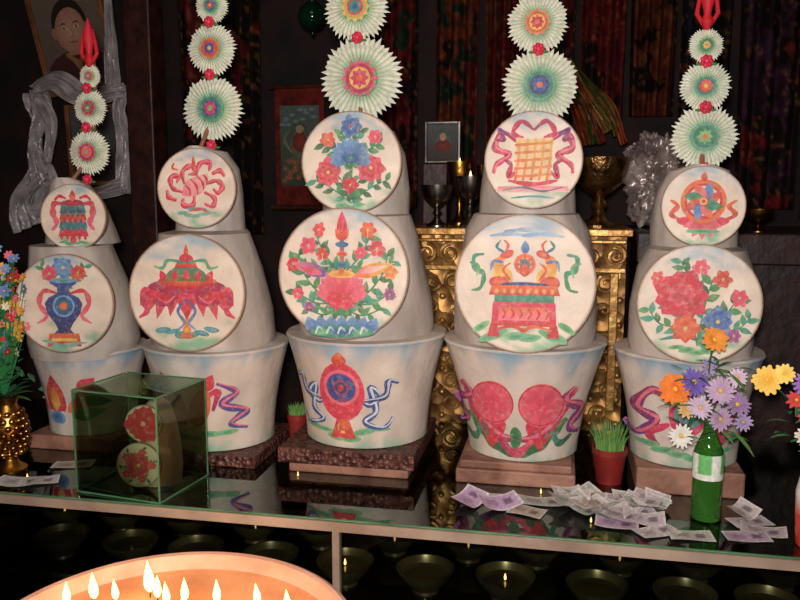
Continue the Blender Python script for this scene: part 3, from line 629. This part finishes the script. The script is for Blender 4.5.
mb.build('stool_frame',DARKW,E,smooth=False,bevel=.004)

# ------------------------------------------------------------------ banknotes
mb=MB(); random.seed(8)
def note(x,y,z,ang,L=.1,W=.05,bend=.0,tilt=0,hue=None):
    hue=hue or random.choice([rgb(205,175,200),rgb(218,202,208),rgb(200,182,194),rgb(208,208,194),rgb(176,194,176),rgb(228,216,212),rgb(194,202,188),rgb(205,190,170)])
    n,m=14,8;v=[];c=[];f=[]; ca,sa=math.cos(ang),math.sin(ang); k=U(0,6); s=random.choice((-1,1))
    for i in range(n+1):
        for j in range(m+1):
            u=i/n-.5;w=j/m-.5; px=u*L;py=w*W
            pz=z+bend*(2*u)**2*.5+ .0012*(1+math.sin(u*5+k+w*2)) + tilt*(w+.5)*W*.6+max(0,s*u)*tilt*L*.3
            v.append((x+px*ca-py*sa,y+px*sa+py*ca,max(pz,z)))
            col=hue; e=.5+.5*math.sin(u*60)*math.sin(w*30+k)
            if abs(u)>.45 or abs(w)>.40: col=rgb(238,230,226)
            elif (u-.2)**2*5+w*w<.06: col=mixc(hue,rgb(80,55,85),.75)
            elif (u+.18)**2*2+w*w<.05: col=mixc(hue,rgb(120,85,105),.3+.4*e)
            else: col=mixc(hue,rgb(130,105,125),.3*e)
            c.append(col)
    for i in range(n):
        for j in range(m): a=i*(m+1)+j; f.append((a,a+m+1,a+m+2,a+1))
    mb.add(v,f,c)
LV=rgb(210,178,214)
note(-.165,1.555,.9315,1.2,.075,.05,bend=.012,tilt=.4,hue=LV); note(-.105,1.545,.9315,.5,.085,.05,bend=.02,tilt=.35,hue=LV); note(-.125,1.58,.9315,.2); note(-.02,1.585,.9315,.15,bend=.01); note(-.05,1.53,.9315,-.3,.07)
k=0;cnt=0
while cnt<36:
    x=U(.0,.30); y=1.595-.16*max(0,x)*R()*2+U(-.05,.02)
    if x<.06: y=max(y,1.565)
    if math.hypot(x-.29,y-1.565)<.085 or math.hypot(x-.122,y-1.735)<.11: pass
    else:
        note(x,y,.9315+k*.0006,U(-.9,.9)+(1.5 if R()<.25 else 0),U(.06,.085),U(.038,.045),bend=U(0,.022),tilt=U(0,.4)); k+=1 if k<18 else 0; cnt+=1
note(.365,1.59,.9315,.9,.06,.045,bend=.015,tilt=.5); note(.385,1.52,.9315,-.2,.08,bend=.01); note(.35,1.49,.9315,.1,.08,.045); note(.37,1.56,.932,.4,.08,.045); note(.25,1.475,.9315,.1,.08,.045); note(.12,1.50,.9315,-.1,.08,bend=.01); note(.19,1.48,.932,.5,.08,.045)
note(-1.14,1.475,.9315,.1,.1,.055,bend=.01,hue=rgb(215,215,210)); note(-1.10,1.49,.932,.5,.08,.05,hue=rgb(225,220,220)); note(-1.09,1.60,.9315,.3,.09,.05)
mb.build('banknote_pile',PAPER)

# ------------------------------------------------------------------ flowers
def flower3d(mb,c,d,r,n,layers,col,col2,wid=.35,cup=.25,cc=YEL):
    d=Vector(d).normalized(); c=Vector(c); a=d.cross(Vector((.3,.1,1))).normalized(); b=d.cross(a)
    for l in range(layers):
        q=1-l*.8/layers; lift=cup+l*.3
        for i in range(n):
            t=2*math.pi*(i+.5*(l%2))/n+U(-.1,.1); e=a*math.cos(t)+b*math.sin(t); s=d.cross(e); L=r*q*U(.88,1.05)
            v=[];cols=[]
            for k in range(5):
                u=k/4; w=L*wid*math.sin(math.pi*(.12+.78*u)); p=c+e*(L*u)+d*(L*lift*math.sin(u*2.0)*.6)
                for sg in(-1,0,1): v.append(p+s*(w*sg*.5)+d*(abs(sg)*w*.15)); cols.append(mixc(col,col2,u))
            f=[(k*3+j,k*3+j+1,k*3+j+4,k*3+j+3) for k in range(4) for j in range(2)]
            mb.add(v,f,cols)
    mb.ball(c+d*r*.12,r*.18,8,6,col=cc)
def leaf3d(mb,p,d,L,W,col):
    p=Vector(p); d=Vector(d).normalized(); s=d.cross(Vector((0,0,1))); 
    if s.length<.1: s=Vector((1,0,0))
    s.normalize(); v=[]
    for k in range(7):
        u=k/6; w=W*math.sin(math.pi*min(.98,.05+.9*u)); q=p+d*(L*u)+Vector((0,0,-L*.35*u*u))
        v+= [q-s*w,q+Vector((0,0,-w*.3)),q+s*w]
    mb.add(v,[(k*3+j,k*3+j+1,k*3+j+4,k*3+j+3) for k in range(6) for j in range(2)],[mixc(col,LGREEN,.15*(i%3)) for i in range(len(v))])
random.seed(21)
m,nt,b=base_mat('green_bottle_glass'); b.inputs['Base Color'].default_value=rgb(80,150,60); b.inputs['Roughness'].default_value=.05; b.inputs['Transmission Weight'].default_value=.7; b.inputs['IOR'].default_value=1.3
E=empty('flower_bottle'); px,py=.29,1.565
mb=MB(); mb.lathe([(.022,CT),(.027,CT+.004),(.0275,CT+.12),(.026,CT+.14),(.018,CT+.16),(.012,CT+.175),(.0115,CT+.195),(.013,CT+.197),(.013,CT+.203),(.010,CT+.203)],px,py,n=36); mb.build('bottle',m,E)
mb=MB(); mb.lathe([(.0283,CT+.085),(.0285,CT+.087),(.0285,CT+.095),(.0285,CT+.098),(.0285,CT+.132),(.0275,CT+.134)],px,py,n=48,cap=False,col=lambda a,r,z: rgb(240,240,230) if (z<CT+.097 or math.sin(a*4)>.2) else rgb(110,190,110)); mb.build('bottle_label',PAPER,E)
mb=MB(); top=(px,py,CT+.2)
FLW=[((.285,1.545,1.285),.026,12,4,rgb(240,130,45),rgb(245,160,70),.5),((.25,1.53,1.207),.028,18,2,rgb(95,70,160),rgb(130,105,190),.28),((.222,1.54,1.19),.032,14,5,rgb(235,105,35),rgb(245,135,50),.5),
 ((.298,1.525,1.195),.028,18,3,rgb(180,140,185),rgb(205,175,205),.3),((.33,1.54,1.165),.026,18,3,rgb(140,100,155),rgb(180,150,190),.3),((.265,1.53,1.16),.024,18,3,rgb(190,160,190),rgb(215,195,215),.3),((.30,1.53,1.14),.024,18,3,rgb(160,120,165),rgb(195,160,190),.3),
 ((.235,1.54,1.10),.024,16,3,rgb(225,215,205),rgb(235,230,220),.3),((.33,1.55,1.215),.02,14,3,rgb(215,180,205),rgb(225,200,220),.3),((.245,1.55,1.15),.02,14,3,rgb(215,160,100),rgb(230,190,130),.4),((.28,1.56,1.23),.02,14,2,rgb(160,140,190),rgb(190,170,210),.3),((.345,1.55,1.13),.018,12,2,rgb(150,120,170),rgb(180,160,200),.35)]
for (c,r,n,l,c1,c2,w) in FLW:
    mb.tube(catmull([top,((c[0]+px)/2+U(-.01,.01),py-.01,(c[2]+top[2])/2+.015),c],6),.0015,n=6,col=DGREEN)
    flower3d(mb,c,(U(-.6,.6),-1,U(-.1,.9)),r,n,l,c1,c2,w)
for i in range(55): 
    q=Vector((px+U(-.06,.05),py+U(-.04,.02),U(1.09,1.24))); leaf3d(mb,q,(U(-1,1),U(-.7,.3),U(-.2,.7)),U(.03,.06),.005,random.choice([GREEN,DGREEN,rgb(90,130,60)]))
mb.build('bottle_flowers',PET,E)
E=empty('flower_vase'); px,py=.458,1.475
mb=MB(); mb.lathe([(.026,CT),(.03,CT+.005),(.033,CT+.06),(.034,CT+.1),(.028,CT+.13),(.022,CT+.15),(.026,CT+.172),(.024,CT+.172)],px,py,n=36,col=lambda a,r,z: rgb(235,232,228) if z>CT+.07 else rgb(215,70,50)); mb.build('vase',attr_mat('vase_glaze',rough=.2,bump=0,var=.1),E)
mb=MB(); top=(px,py,CT+.17)
for (c,r,n,l,c1,c2,w) in [((.358,1.45,1.235),.026,13,4,rgb(240,170,40),rgb(250,205,90),.5),((.383,1.44,1.25),.018,12,3,rgb(245,190,60),rgb(250,215,110),.5),((.418,1.44,1.235),.024,16,3,rgb(140,80,180),rgb(170,120,200),.3),((.46,1.44,1.25),.03,14,4,rgb(230,120,50),rgb(240,160,80),.5),((.44,1.45,1.205),.024,16,3,rgb(160,110,180),rgb(200,160,210),.3),((.43,1.44,1.18),.024,14,3,rgb(215,60,60),RED,.4),((.455,1.44,1.17),.026,16,3,PINK,LPINK,.4),((.41,1.46,1.20),.018,10,3,rgb(220,90,60),RED,.4),((.425,1.45,1.14),.02,14,3,YEL,WHITE,.4)]:
    mb.tube(catmull([top,((c[0]+px)/2,py-.01,(c[2]+top[2])/2+.02),c],6),.0015,n=6,col=DGREEN); flower3d(mb,c,(U(-.5,.2),-1,U(.1,.5)),r,n,l,c1,c2,w)
for i in range(22): leaf3d(mb,(px+U(-.06,.03),py+U(-.03,.02),U(1.11,1.2)),(U(-1,1),U(-.7,.3),U(-.2,.7)),U(.03,.06),.006,random.choice([GREEN,DGREEN]))
mb.build('vase_flowers',PET,E)
E=empty('brass_flower_vase'); px,py=-1.212,1.544
mb=MB(); mb.lathe([(.034,CT),(.036,CT+.006),(.02,CT+.018),(.016,CT+.028),(.028,CT+.04),(.038,CT+.065),(.041,CT+.09),(.038,CT+.115),(.028,CT+.14),(.022,CT+.155),(.028,CT+.172),(.025,CT+.172)],px,py,n=40)
for i in range(7):
    z=CT+.045+.015*i; rr=.041*math.sin(math.pi*(.28+.075*i))
    for j in range(14):
        a=2*math.pi*(j+.5*(i%2))/14; mb.ball((px+rr*math.cos(a),py+rr*math.sin(a),z),.0075,8,6)
mb.build('pineapple_vase',BRASS,E)
mb=MB()
for i in range(26):
    a=2*math.pi*i/26; leaf3d(mb,(px,py,CT+.168),(math.cos(a),math.sin(a),U(.3,1.3)),U(.04,.08),.008,random.choice([DGREEN,rgb(70,110,50)]))
pal=[(rgb(215,60,70),LPINK),(rgb(235,185,60),YEL),(rgb(235,220,195),WHITE),(rgb(110,100,190),LBLUE),(rgb(235,125,60),YEL),(rgb(225,110,150),LPINK),(rgb(190,40,60),RED),(rgb(90,110,190),LBLUE)]
for i in range(130):
    t=R(); a=U(0,6.28); z=1.20+.24*t; rr=.07*math.sqrt(R())*(1-.5*abs(t-.4)); p=(px-.004+rr*math.cos(a),py+rr*math.sin(a)*.8,z); c1,c2=random.choice(pal)
    mb.tube([(px,py,CT+.17),((px+p[0])/2,(py+p[1])/2,(p[2]+CT+.17)/2),p],.0009,n=5,col=GREEN); flower3d(mb,p,(U(-.6,.8),-1,U(-.1,.8)),U(.009,.017),7,2,c1,c2,.6)
for i in range(150): leaf3d(mb,(px+U(-.05,.045),py+U(-.05,.04),U(1.13,1.4)),(U(-1,1),U(-1,.3),U(-.2,.9)),U(.02,.035),.006,random.choice([GREEN,DGREEN]))
mb.build('mixed_flowers',PET,E)
RPL=mat('red_plastic',rgb(150,45,40),rgb(115,32,30),rough=.4)
def grasspot(px,py,r,h,gh,sp,name='potted_grass'):
    E=empty(name); mb=MB(); mb.lathe([(r*.7,CT),(r*.72,CT+.002),(r*.93,CT+h*.82),(r,CT+h*.83),(r,CT+h),(r*.9,CT+h),(r*.88,CT+h*.88),(.002,CT+h*.88)],px,py,n=32); mb.build('plastic_pot',RPL,E)
    mb=MB()
    for i in range(190):
        a=U(0,6.28); q=r*.75*math.sqrt(R()); b=Vector((px+q*math.cos(a),py+q*math.sin(a),CT+h*.88)); o=Vector((math.cos(a),math.sin(a),0))*U(.1,.9)*q*sp+Vector((U(-.005,.005),U(-.005,.005),0)); H=gh*U(.6,1); w=.0011
        v=[]
        for k in range(5):
            u=k/4; p=b+o*(u*u)+Vector((0,0,H*u*(1-.2*u))); ww=w*(1-u*.9); v+=[p-Vector((ww,0,0)),p+Vector((ww,0,0))]
        mb.add(v,[(k*2,k*2+1,k*2+3,k*2+2) for k in range(4)],mixc(rgb(60,105,45),rgb(125,170,85),R()))
    mb.build('grass',PET,E)
grasspot(.118,1.735,.038,.078,.085,1.2); grasspot(-.63,1.85,.026,.08,.045,.4)

# ------------------------------------------------------------------ altar cabinet behind
E=empty('gilded_altar_cabinet')
cx0,cx1,cy0,cy1,cz=-.55,.178,2.25,2.62,1.456
mb=MB(); mb.box(cx0,cx1,cy0,cy1,0,cz-.02); mb.build('cabinet_body',GOLD,E,smooth=False)
mb=MB(); mb.box(cx0-.015,cx1+.015,cy0-.02,cy1,cz-.02,cz); mb.box(cx0,cx1,cy0-.012,cy0,cz-.12,cz-.105); mb.box(cx0,cx1,cy0-.012,cy0,cz-.04,cz-.03)
for x in(cx0+.01,-.18,cx1-.03): mb.box(x-.012,x+.012,cy0-.01,cy0,.95,cz-.12)
mb.build('cabinet_moulding',RELIEF,E,smooth=False,bevel=.003)
mb=MB(); random.seed(3)
def spiral(cx,cz_,r,s,turn=1.6,n=26,rot=0):
    pts=[]
    for i in range(n):
        t=i/(n-1); a=rot+s*turn*2*math.pi*t; q=r*(1-.85*t); pts.append((cx+q*math.cos(a),cy0-.003,cz_+q*math.sin(a)))
    mb.tube(pts,[.007*(1-.5*i/n) for i in range(n)],n=6)
for i in range(11): spiral(cx0+.05+.065*i,cz-.072,.028,1 if i%2 else -1,rot=1.57)
for i in range(10):
    for j in range(6):
        spiral(cx0+.05+.07*i+U(-.012,.012),cz-.16-.07*j+U(-.01,.01),U(.02,.032),1 if (i+j)%2 else -1,rot=U(0,6.28),turn=1.2); mb.ball((cx0+.085+.07*i,cy0-.002,cz-.195-.07*j),.010,10,8)
mb.build('relief_scrolls',RELIEF,E)
E=empty('side_altar_table'); mb=MB(); mb.box(.2,1.45,2.2,2.68,1.416,1.45); mb.box(.22,1.43,2.24,2.66,0,1.416); mb.box(.2,1.45,2.19,2.2,1.37,1.45); mb.build('table_body',mat('table_wood',rgb(54,22,18),rgb(26,11,10),rough=.5,nscale=16,bump=.3,bscale=30),E,smooth=False,bevel=.004)

def goblet(name,x,y,z,H,r,m,flm=False,rb=None):
    E=empty(name); mb=MB(); rb=rb or r*.7
    mb.lathe([(rb,z),(rb,z+H*.04),(rb*.5,z+H*.12),(r*.16,z+H*.25),(r*.3,z+H*.33),(r*.15,z+H*.42),(r*.4,z+H*.5),(r*.8,z+H*.65),(r*.95,z+H*.85),(r,z+H),(r*.93,z+H),(r*.85,z+H*.85),(.002,z+H*.8)],x,y,n=36); mb.build('cup',m,E)
    if flm:
        f=MB(); flame(f,x,y,z+H*.9,.03); f.build('flame',FLAME,E)
goblet('butter_lamp_goblet',-.258,2.33,cz,.145,.045,SILVER,True); goblet('butter_lamp_goblet',-.352,2.31,cz,.12,.047,SILVER); goblet('butter_lamp_goblet',-.17,2.36,cz,.11,.04,SILVER); goblet('butter_lamp_goblet',-.45,2.34,cz,.1,.035,BRASS)
goblet('butter_lamp_goblet',-.302,2.43,cz,.19,.04,BRASS,True); goblet('butter_lamp_goblet',-.215,2.45,cz,.18,.038,SILVER)
BRZ=mat('dark_bronze',rgb(170,125,75),rgb(70,50,30),rough=.3,metal=.9,nscale=30,bump=.5,bscale=60)
goblet('large_brass_goblet',.105,2.34,cz,.195,.082,BRZ,rb=.05)
goblet('brass_offering_cup',.42,2.26,1.45,.05,.035,BRASS); goblet('brass_offering_cup',.52,2.3,1.45,.06,.04,BRASS); goblet('brass_offering_cup',.66,2.3,1.45,.06,.04,BRASS); goblet('brass_offering_cup',.8,2.3,1.45,.06,.04,SILVER)
# crumpled silver bag
mb=MB(); v=[];f=[];n,m=110,72
for i in range(m+1):
    a=math.pi*i/m
    for j in range(n):
        b=2*math.pi*j/n; d=Vector((math.sin(a)*math.cos(b),math.sin(a)*math.sin(b),-math.cos(a)))
        q=1+.35*noise.noise(d*1.6+Vector((3,1,2)))+.3*abs(noise.noise(d*4))+.18*abs(noise.noise(d*10))
        v.append((.092*q*d.x,2.45+.08*q*d.y,.12*q*d.z))
zmin=min(p[2] for p in v); xm=sum(p[0] for p in v)/len(v); v=[(p[0]-xm+.285,p[1],p[2]+(1.451-zmin)) for p in v]
for i in range(m):
    for j in range(n): j2=(j+1)%n; f.append((i*n+j,i*n+j2,(i+1)*n+j2,(i+1)*n+j))
mb.add(v,f); mb.build('crumpled_plastic_bag',mat('silver_plastic',rgb(190,172,168),rgb(125,108,108),rough=.3,metal=.3,bump=.5,bscale=30,nscale=14),smooth=True)

# ------------------------------------------------------------------ room
def plane(name,x0,x1,y0,y1,z0,z1,m): mb=MB(); mb.box(x0,x1,y0,y1,z0,z1); mb.build(name,m,smooth=False)
RX0,RX1,RY0,RY1,H=-2.7,1.9,-1.6,2.9,2.9
plane('floor',RX0-.1,RX1+.1,RY0-.1,RY1+.1,-.1,0,FLOORM); plane('ceiling',RX0-.1,RX1+.1,RY0-.1,RY1+.1,H,H+.1,DARKW)
plane('wall_back',RX0,RX1,RY1,RY1+.1,0,H,WALLM); plane('wall_front',RX0,RX1,RY0-.1,RY0,0,H,WALLM)
plane('wall_left',RX0-.1,RX0,RY0,RY1,0,H,WALLM); plane('wall_right',RX1,RX1+.1,RY0,RY1,0,H,WALLM)
mb=MB(); mb.box(-1.50,-1.40,2.62,2.72,0,H-.002); mb.box(-1.53,-1.37,2.6,2.74,2.45,2.6); mb.build('painted_wood_pillar',WOODR,smooth=False,bevel=.006)
def banner(name,x,z0,z1,w,y,cols,folds=4,amp=.015,seed=0):
    mb=MB(); n,m=60,110;v=[];c=[];f=[]
    for i in range(m+1):
        for j in range(n+1):
            u=j/n;t=i/m; zz=z1+(z0-z1)*t; xx=x+(u-.5)*w*(1-.1*t)
            v.append((xx,y+amp*math.sin(u*folds*2*math.pi+t*2+seed)-.02,zz))
            nz=noise.noise(Vector((xx*9,seed,zz*5)))+.5*noise.noise(Vector((xx*30,seed,zz*22)))
            k=int((nz+.8)/1.6*len(cols)); col=cols[max(0,min(len(cols)-1,k))]
            if abs(u-.5)>.44: col=cols[0]
            if abs(noise.noise(Vector((xx*45,seed+5,zz*45))))>.42: col=mixc(col,rgb(150,95,50),.4)
            c.append(mixc(col,(0,0,0,1),.25))
    for i in range(m):
        for j in range(n): a=i*(n+1)+j; f.append((a,a+1,a+n+2,a+n+1))
    mb.add(v,f,c)
    mb.tube([(x-w/2-.02,y-.02,z1),(x+w/2+.02,y-.02,z1)],.008,n=8,col=rgb(60,30,20))
    mb.build(name,CLOTH,solid=.002)
DR=rgb(104,18,22);DO=rgb(110,46,22);DG=rgb(24,40,28);DB=rgb(24,24,44);DK=rgb(26,11,11);DY=rgb(104,64,32);PP=rgb(60,26,50)
for i,(x,z0,w,cols) in enumerate([(-1.3,1.4,.16,[DK,DR,DK]),(-1.12,1.4,.12,[DK,DK,DR]),(-.70,1.4,.12,[DK,DR,DK]),(-.56,1.5,.14,[DK,DR,DG]),(-.36,1.6,.15,[DR,DG,DO,DK]),(-.20,1.7,.13,[DO,DR,DR]),(-.05,1.55,.17,[DK,DR,PP,DK]),(.12,1.75,.15,[DR,DR,DK]),
     (.28,1.8,.15,[DK,DO,DR]),(.44,1.6,.16,[DK,DB,DR,DK]),(.64,1.5,.2,[DK,PP,DK,DR]),(.84,1.5,.18,[DR,DR,DK]),(1.02,1.5,.16,[DK,DR,DO]),(1.2,1.5,.18,[DB,DK,DR])]):
    banner('silk_banner',x,z0,2.6,w,2.8+.02*(i%2),cols,folds=2+i%3,amp=.018,seed=i*3.3)
E=empty('thangka_scroll'); mb=MB(); mb.box(-1.0,-.82,2.75,2.755,1.5,1.92,col=rgb(110,30,25)); mb.tube([(-1.02,2.75,1.92),(-.8,2.75,1.92)],.008,col=rgb(70,30,20)); mb.tube([(-1.02,2.75,1.5),(-.8,2.75,1.5)],.01,col=rgb(70,30,20)); mb.build('scroll_mount',CLOTH,E,smooth=False)
P=Painter(lambda x,y,e:(-.91+x*.09,2.75-e,1.72+y*.09))
P.sheet([(-.8,-1.6),(-.8,1.5)],[(.8,-1.6),(.8,1.5)],rgb(50,62,42),rgb(75,90,85)); P.blob(0,0,.5,.8,0,rgb(120,105,90),rgb(50,72,62)); P.blob(0,.1,.3,.4,0,rgb(130,44,32),rgb(100,34,26)); P.blob(0,.6,.16,c1=rgb(160,125,90))
for i in range(26): P.flower(U(-.65,.65),U(-1.45,-.4),.12,rgb(130,50,42),rgb(140,110,70),n=6,layers=1)
for i in range(14): P.blob(U(-.65,.65),U(.75,1.38),.15,.08,0,rgb(120,130,130),rgb(80,95,102))
for sx in(-1,1): P.stroke([(sx*.3,-.3),(sx*.6,.2),(sx*.3,.6)],.06,rgb(130,120,76),rgb(66,92,76))
P.mb.build('thangka_painting',PAPER,E)
def framed(name,x,y,z,w,h,roll,fw,fm,draw,tilt=6):
    E=empty(name); T=Matrix.Translation((x,y,z))@Matrix.Rotation(math.radians(roll),4,'Y')@Matrix.Rotation(math.radians(tilt),4,'X')
    mb=MB(); a,b=w/2,h/2
    mb.box(-a,-a+fw,-.012,.012,-b,b,M=T);mb.box(a-fw,a,-.012,.012,-b,b,M=T);mb.box(-a+fw,a-fw,-.012,.012,-b,-b+fw,M=T);mb.box(-a+fw,a-fw,-.012,.012,b-fw,b,M=T); mb.build('frame',fm,E,smooth=False,bevel=.002)
    mb=MB(); mb.box(-a+fw*.9,a-fw*.9,0,.008,-b+fw*.9,b-fw*.9,M=T,col=rgb(60,50,48)); mb.build('backing',PAPER,E,smooth=False)
    P=Painter(lambda u,v,e: tuple(T@Vector((u*a,-e,v*a)))); draw(P,h/w); P.mb.build('print',PAPER,E)
def portrait(P,k):
    P.sheet([(-.88,-k+.12),(-.88,k-.12)],[(.88,-k+.12),(.88,k-.12)],rgb(100,82,70),rgb(115,98,86))
    A=[];B=[]
    for y,w in [(-k+.13,.86),(-1.05,.86),(-.8,.82),(-.62,.6),(-.5,.26)]: A.append((-w,y));B.append((w,y))
    P.sheet(A,B,rgb(50,25,26),rgb(80,36,32)); P.sheet([(-.2,-.62),(-.2,-.2)],[(.2,-.62),(.2,-.2)],rgb(160,112,90),rgb(160,112,90))
    P.stroke([(-.28,-.55),(0,-.85),(.1,-1.3)],.07,rgb(150,105,56)); P.stroke([(.28,-.55),(.05,-.85),(.1,-1.3)],.06,rgb(130,84,50))
    P.blob(0,.1,.48,.62,0,rgb(34,24,20),rgb(34,24,20),wob=.0); P.blob(-.45,-.04,.07,.14,0,rgb(160,112,92)); P.blob(.45,-.04,.07,.14,0,rgb(160,112,92)); P.blob(0,-.04,.42,.54,0,rgb(200,152,126),rgb(165,116,94),wob=.02)
    for sx in(-1,1): P.blob(sx*.17,.03,.07,.024,0,rgb(205,192,180)); P.blob(sx*.17,.03,.03,.024,0,rgb(25,18,15)); P.stroke([(sx*.08,.12),(sx*.17,.15),(sx*.27,.12)],.015,rgb(60,42,34))
    P.stroke([(.01,.02),(.05,-.16),(-.03,-.18)],.018,rgb(150,104,84)); P.stroke([(-.12,-.32),(0,-.305),(.12,-.32)],.022,rgb(150,80,72))
def deity(P,k):
    P.sheet([(-.85,-k+.15),(-.85,k-.15)],[(.85,-k+.15),(.85,k-.15)],rgb(60,50,45),rgb(90,90,95)); P.blob(0,.1,.5,.6,0,rgb(100,110,100),rgb(70,80,80)); P.blob(0,-.2,.45,.35,0,rgb(130,50,40),rgb(100,35,30)); P.blob(0,.3,.18,.22,0,rgb(180,140,110))
FRW=mat('frame_wood',rgb(150,95,60),rgb(100,60,38),rough=.35)
framed('framed_lama_portrait',-1.79,2.76,2.15,.3,.45,-9,.018,FRW,portrait)
framed('framed_deity_print',-1.73,2.80,1.73,.24,.3,0,.016,FRW,deity,3)
framed('framed_photograph',-.358,2.46,1.705,.11,.125,0,.008,SILVER,deity,0)
mb=MB(); mb.box(-.42,-.345,2.46,2.54,1.456,1.642); mb.build('photo_stand_box',WOODR,smooth=False,bevel=.003)
# khata scarf
mb=MB()
SC=rgb(200,190,192)
def scarf(pts,w,seed=0):
    P=catmull(pts,10); n=22; v=[];c=[];f=[]
    for i,p in enumerate(P):
        a=Vector(P[max(i-1,0)]);b=Vector(P[min(i+1,len(P)-1)]); t=(b-a).normalized(); s=t.cross(Vector((0,1,0))).normalized()
        for j in range(n+1):
            u=j/n-.5; q=Vector(p)+s*(u*w*(1+.3*math.sin(i*.25+seed)))+Vector((0,1,0))*(.010*math.sin(u*16+i*.22+seed)+.008*noise.noise(Vector((i*.3,u*8,seed)))); v.append(q)
            c.append(mixc(SC,mixc(SC,(0,0,0,1),.5),.5+.9*noise.noise(Vector((i*.25,u*7,seed+3)))))
    for i in range(len(P)-1):
        for j in range(n): a=i*(n+1)+j; f.append((a,a+1,a+n+2,a+n+1))
    mb.add(v,f,c)
scarf([(-1.93,2.72,1.93),(-1.90,2.71,1.84),(-1.93,2.71,1.72),(-1.90,2.71,1.58),(-1.95,2.71,1.46)],.085); scarf([(-1.55,2.72,1.93),(-1.58,2.71,1.85),(-1.55,2.71,1.7),(-1.57,2.71,1.55)],.075,2); scarf([(-1.93,2.715,1.92),(-1.82,2.69,1.955),(-1.7,2.69,1.90),(-1.55,2.715,1.92)],.07,4); scarf([(-1.9,2.705,1.6),(-1.8,2.69,1.555),(-1.68,2.69,1.55),(-1.57,2.705,1.58)],.05,1); scarf([(-1.92,2.7,1.62),(-2.0,2.7,1.52),(-1.97,2.7,1.42)],.1,3)
scarf([(-1.60,2.71,2.36),(-1.595,2.70,2.15),(-1.60,2.71,1.93)],.04,3); scarf([(-1.9,2.69,1.9),(-1.84,2.68,1.8),(-1.86,2.68,1.66)],.05,6)
mb.build('white_khata_scarf',attr_mat('silk',rough=.3,bump=.3,bscale=60,var=.3,spec=.8),solid=.0015)
mb=MB()
for i,col in enumerate([rgb(170,75,36),rgb(62,92,46),rgb(160,54,36),rgb(165,134,66),rgb(84,98,46),rgb(180,88,46)]):
    SC=col; x=.03+.022*i; scarf([(x-.1+U(-.02,.02),2.74,2.04-.02*i),(x-.03+U(-.02,.02),2.68,1.92-.01*i),(x+.02+U(-.015,.015),2.64,1.80),(x+.05,2.66,1.72+U(-.02,.03))],.032,U(0,5))
mb.build('silk_streamers',attr_mat('coloured_silk',rough=.5,bump=.3,bscale=60,var=.5),solid=.0015)
for (x,y,z,r,cm) in [(-.78,2.5,2.1,.045,mat('green_ornament',rgb(20,70,45),rgb(10,40,30),rough=.1,metal=.6)),(.2,2.5,2.2,.05,BRASS),(.03,2.5,2.22,.03,BRASS),(.52,2.5,2.16,.035,BRASS)]:
    E=empty('hanging_ornament'); mb=MB(); mb.ball((x,y,z),r,24,16); mb.lathe([(r*.3,z+r*.95),(r*.3,z+r*1.15),(.004,z+r*1.3)],x,y,n=16); mb.tube([(x,y,z+r*1.25),(x,y,H-.001)],.0015,n=5); mb.ball((x,y,z-r*1.15),r*.2,10,8); mb.build('ornament',cm,E)

# ------------------------------------------------------------------ lights
def area(name,loc,target,size,power,col):
    l=bpy.data.lights.new(name,'AREA'); l.size=size; l.energy=power; l.color=col
    o=bpy.data.objects.new(name,l); o.location=loc; o.rotation_euler=(Vector(target)-Vector(loc)).to_track_quat('-Z','Y').to_euler(); bpy.context.scene.collection.objects.link(o)
area('camera_flash',(-.02,-.03,1.62),(-.40,1.8,1.36),.07,27,(1,.94,.89))
area('warm_top_fill',(-.3,.6,2.8),(-.3,1.6,1.2),.8,6,(1,.74,.52))  # added warm fill from above, no real fixture there
w=bpy.data.worlds.new('world'); bpy.context.scene.world=w; w.use_nodes=True
w.node_tree.nodes['Background'].inputs['Color'].default_value=(.5,.35,.25,1); w.node_tree.nodes['Background'].inputs['Strength'].default_value=.05
cam=bpy.data.cameras.new('camera'); co=bpy.data.objects.new('camera',cam); bpy.context.scene.collection.objects.link(co)
co.location=(0,0,1.56); co.rotation_euler=(math.radians(82.2),0,math.radians(11.3)); cam.lens=36; cam.sensor_width=36; cam.clip_start=.02
bpy.context.scene.camera=co
bpy.context.scene.view_settings.view_transform='Standard'
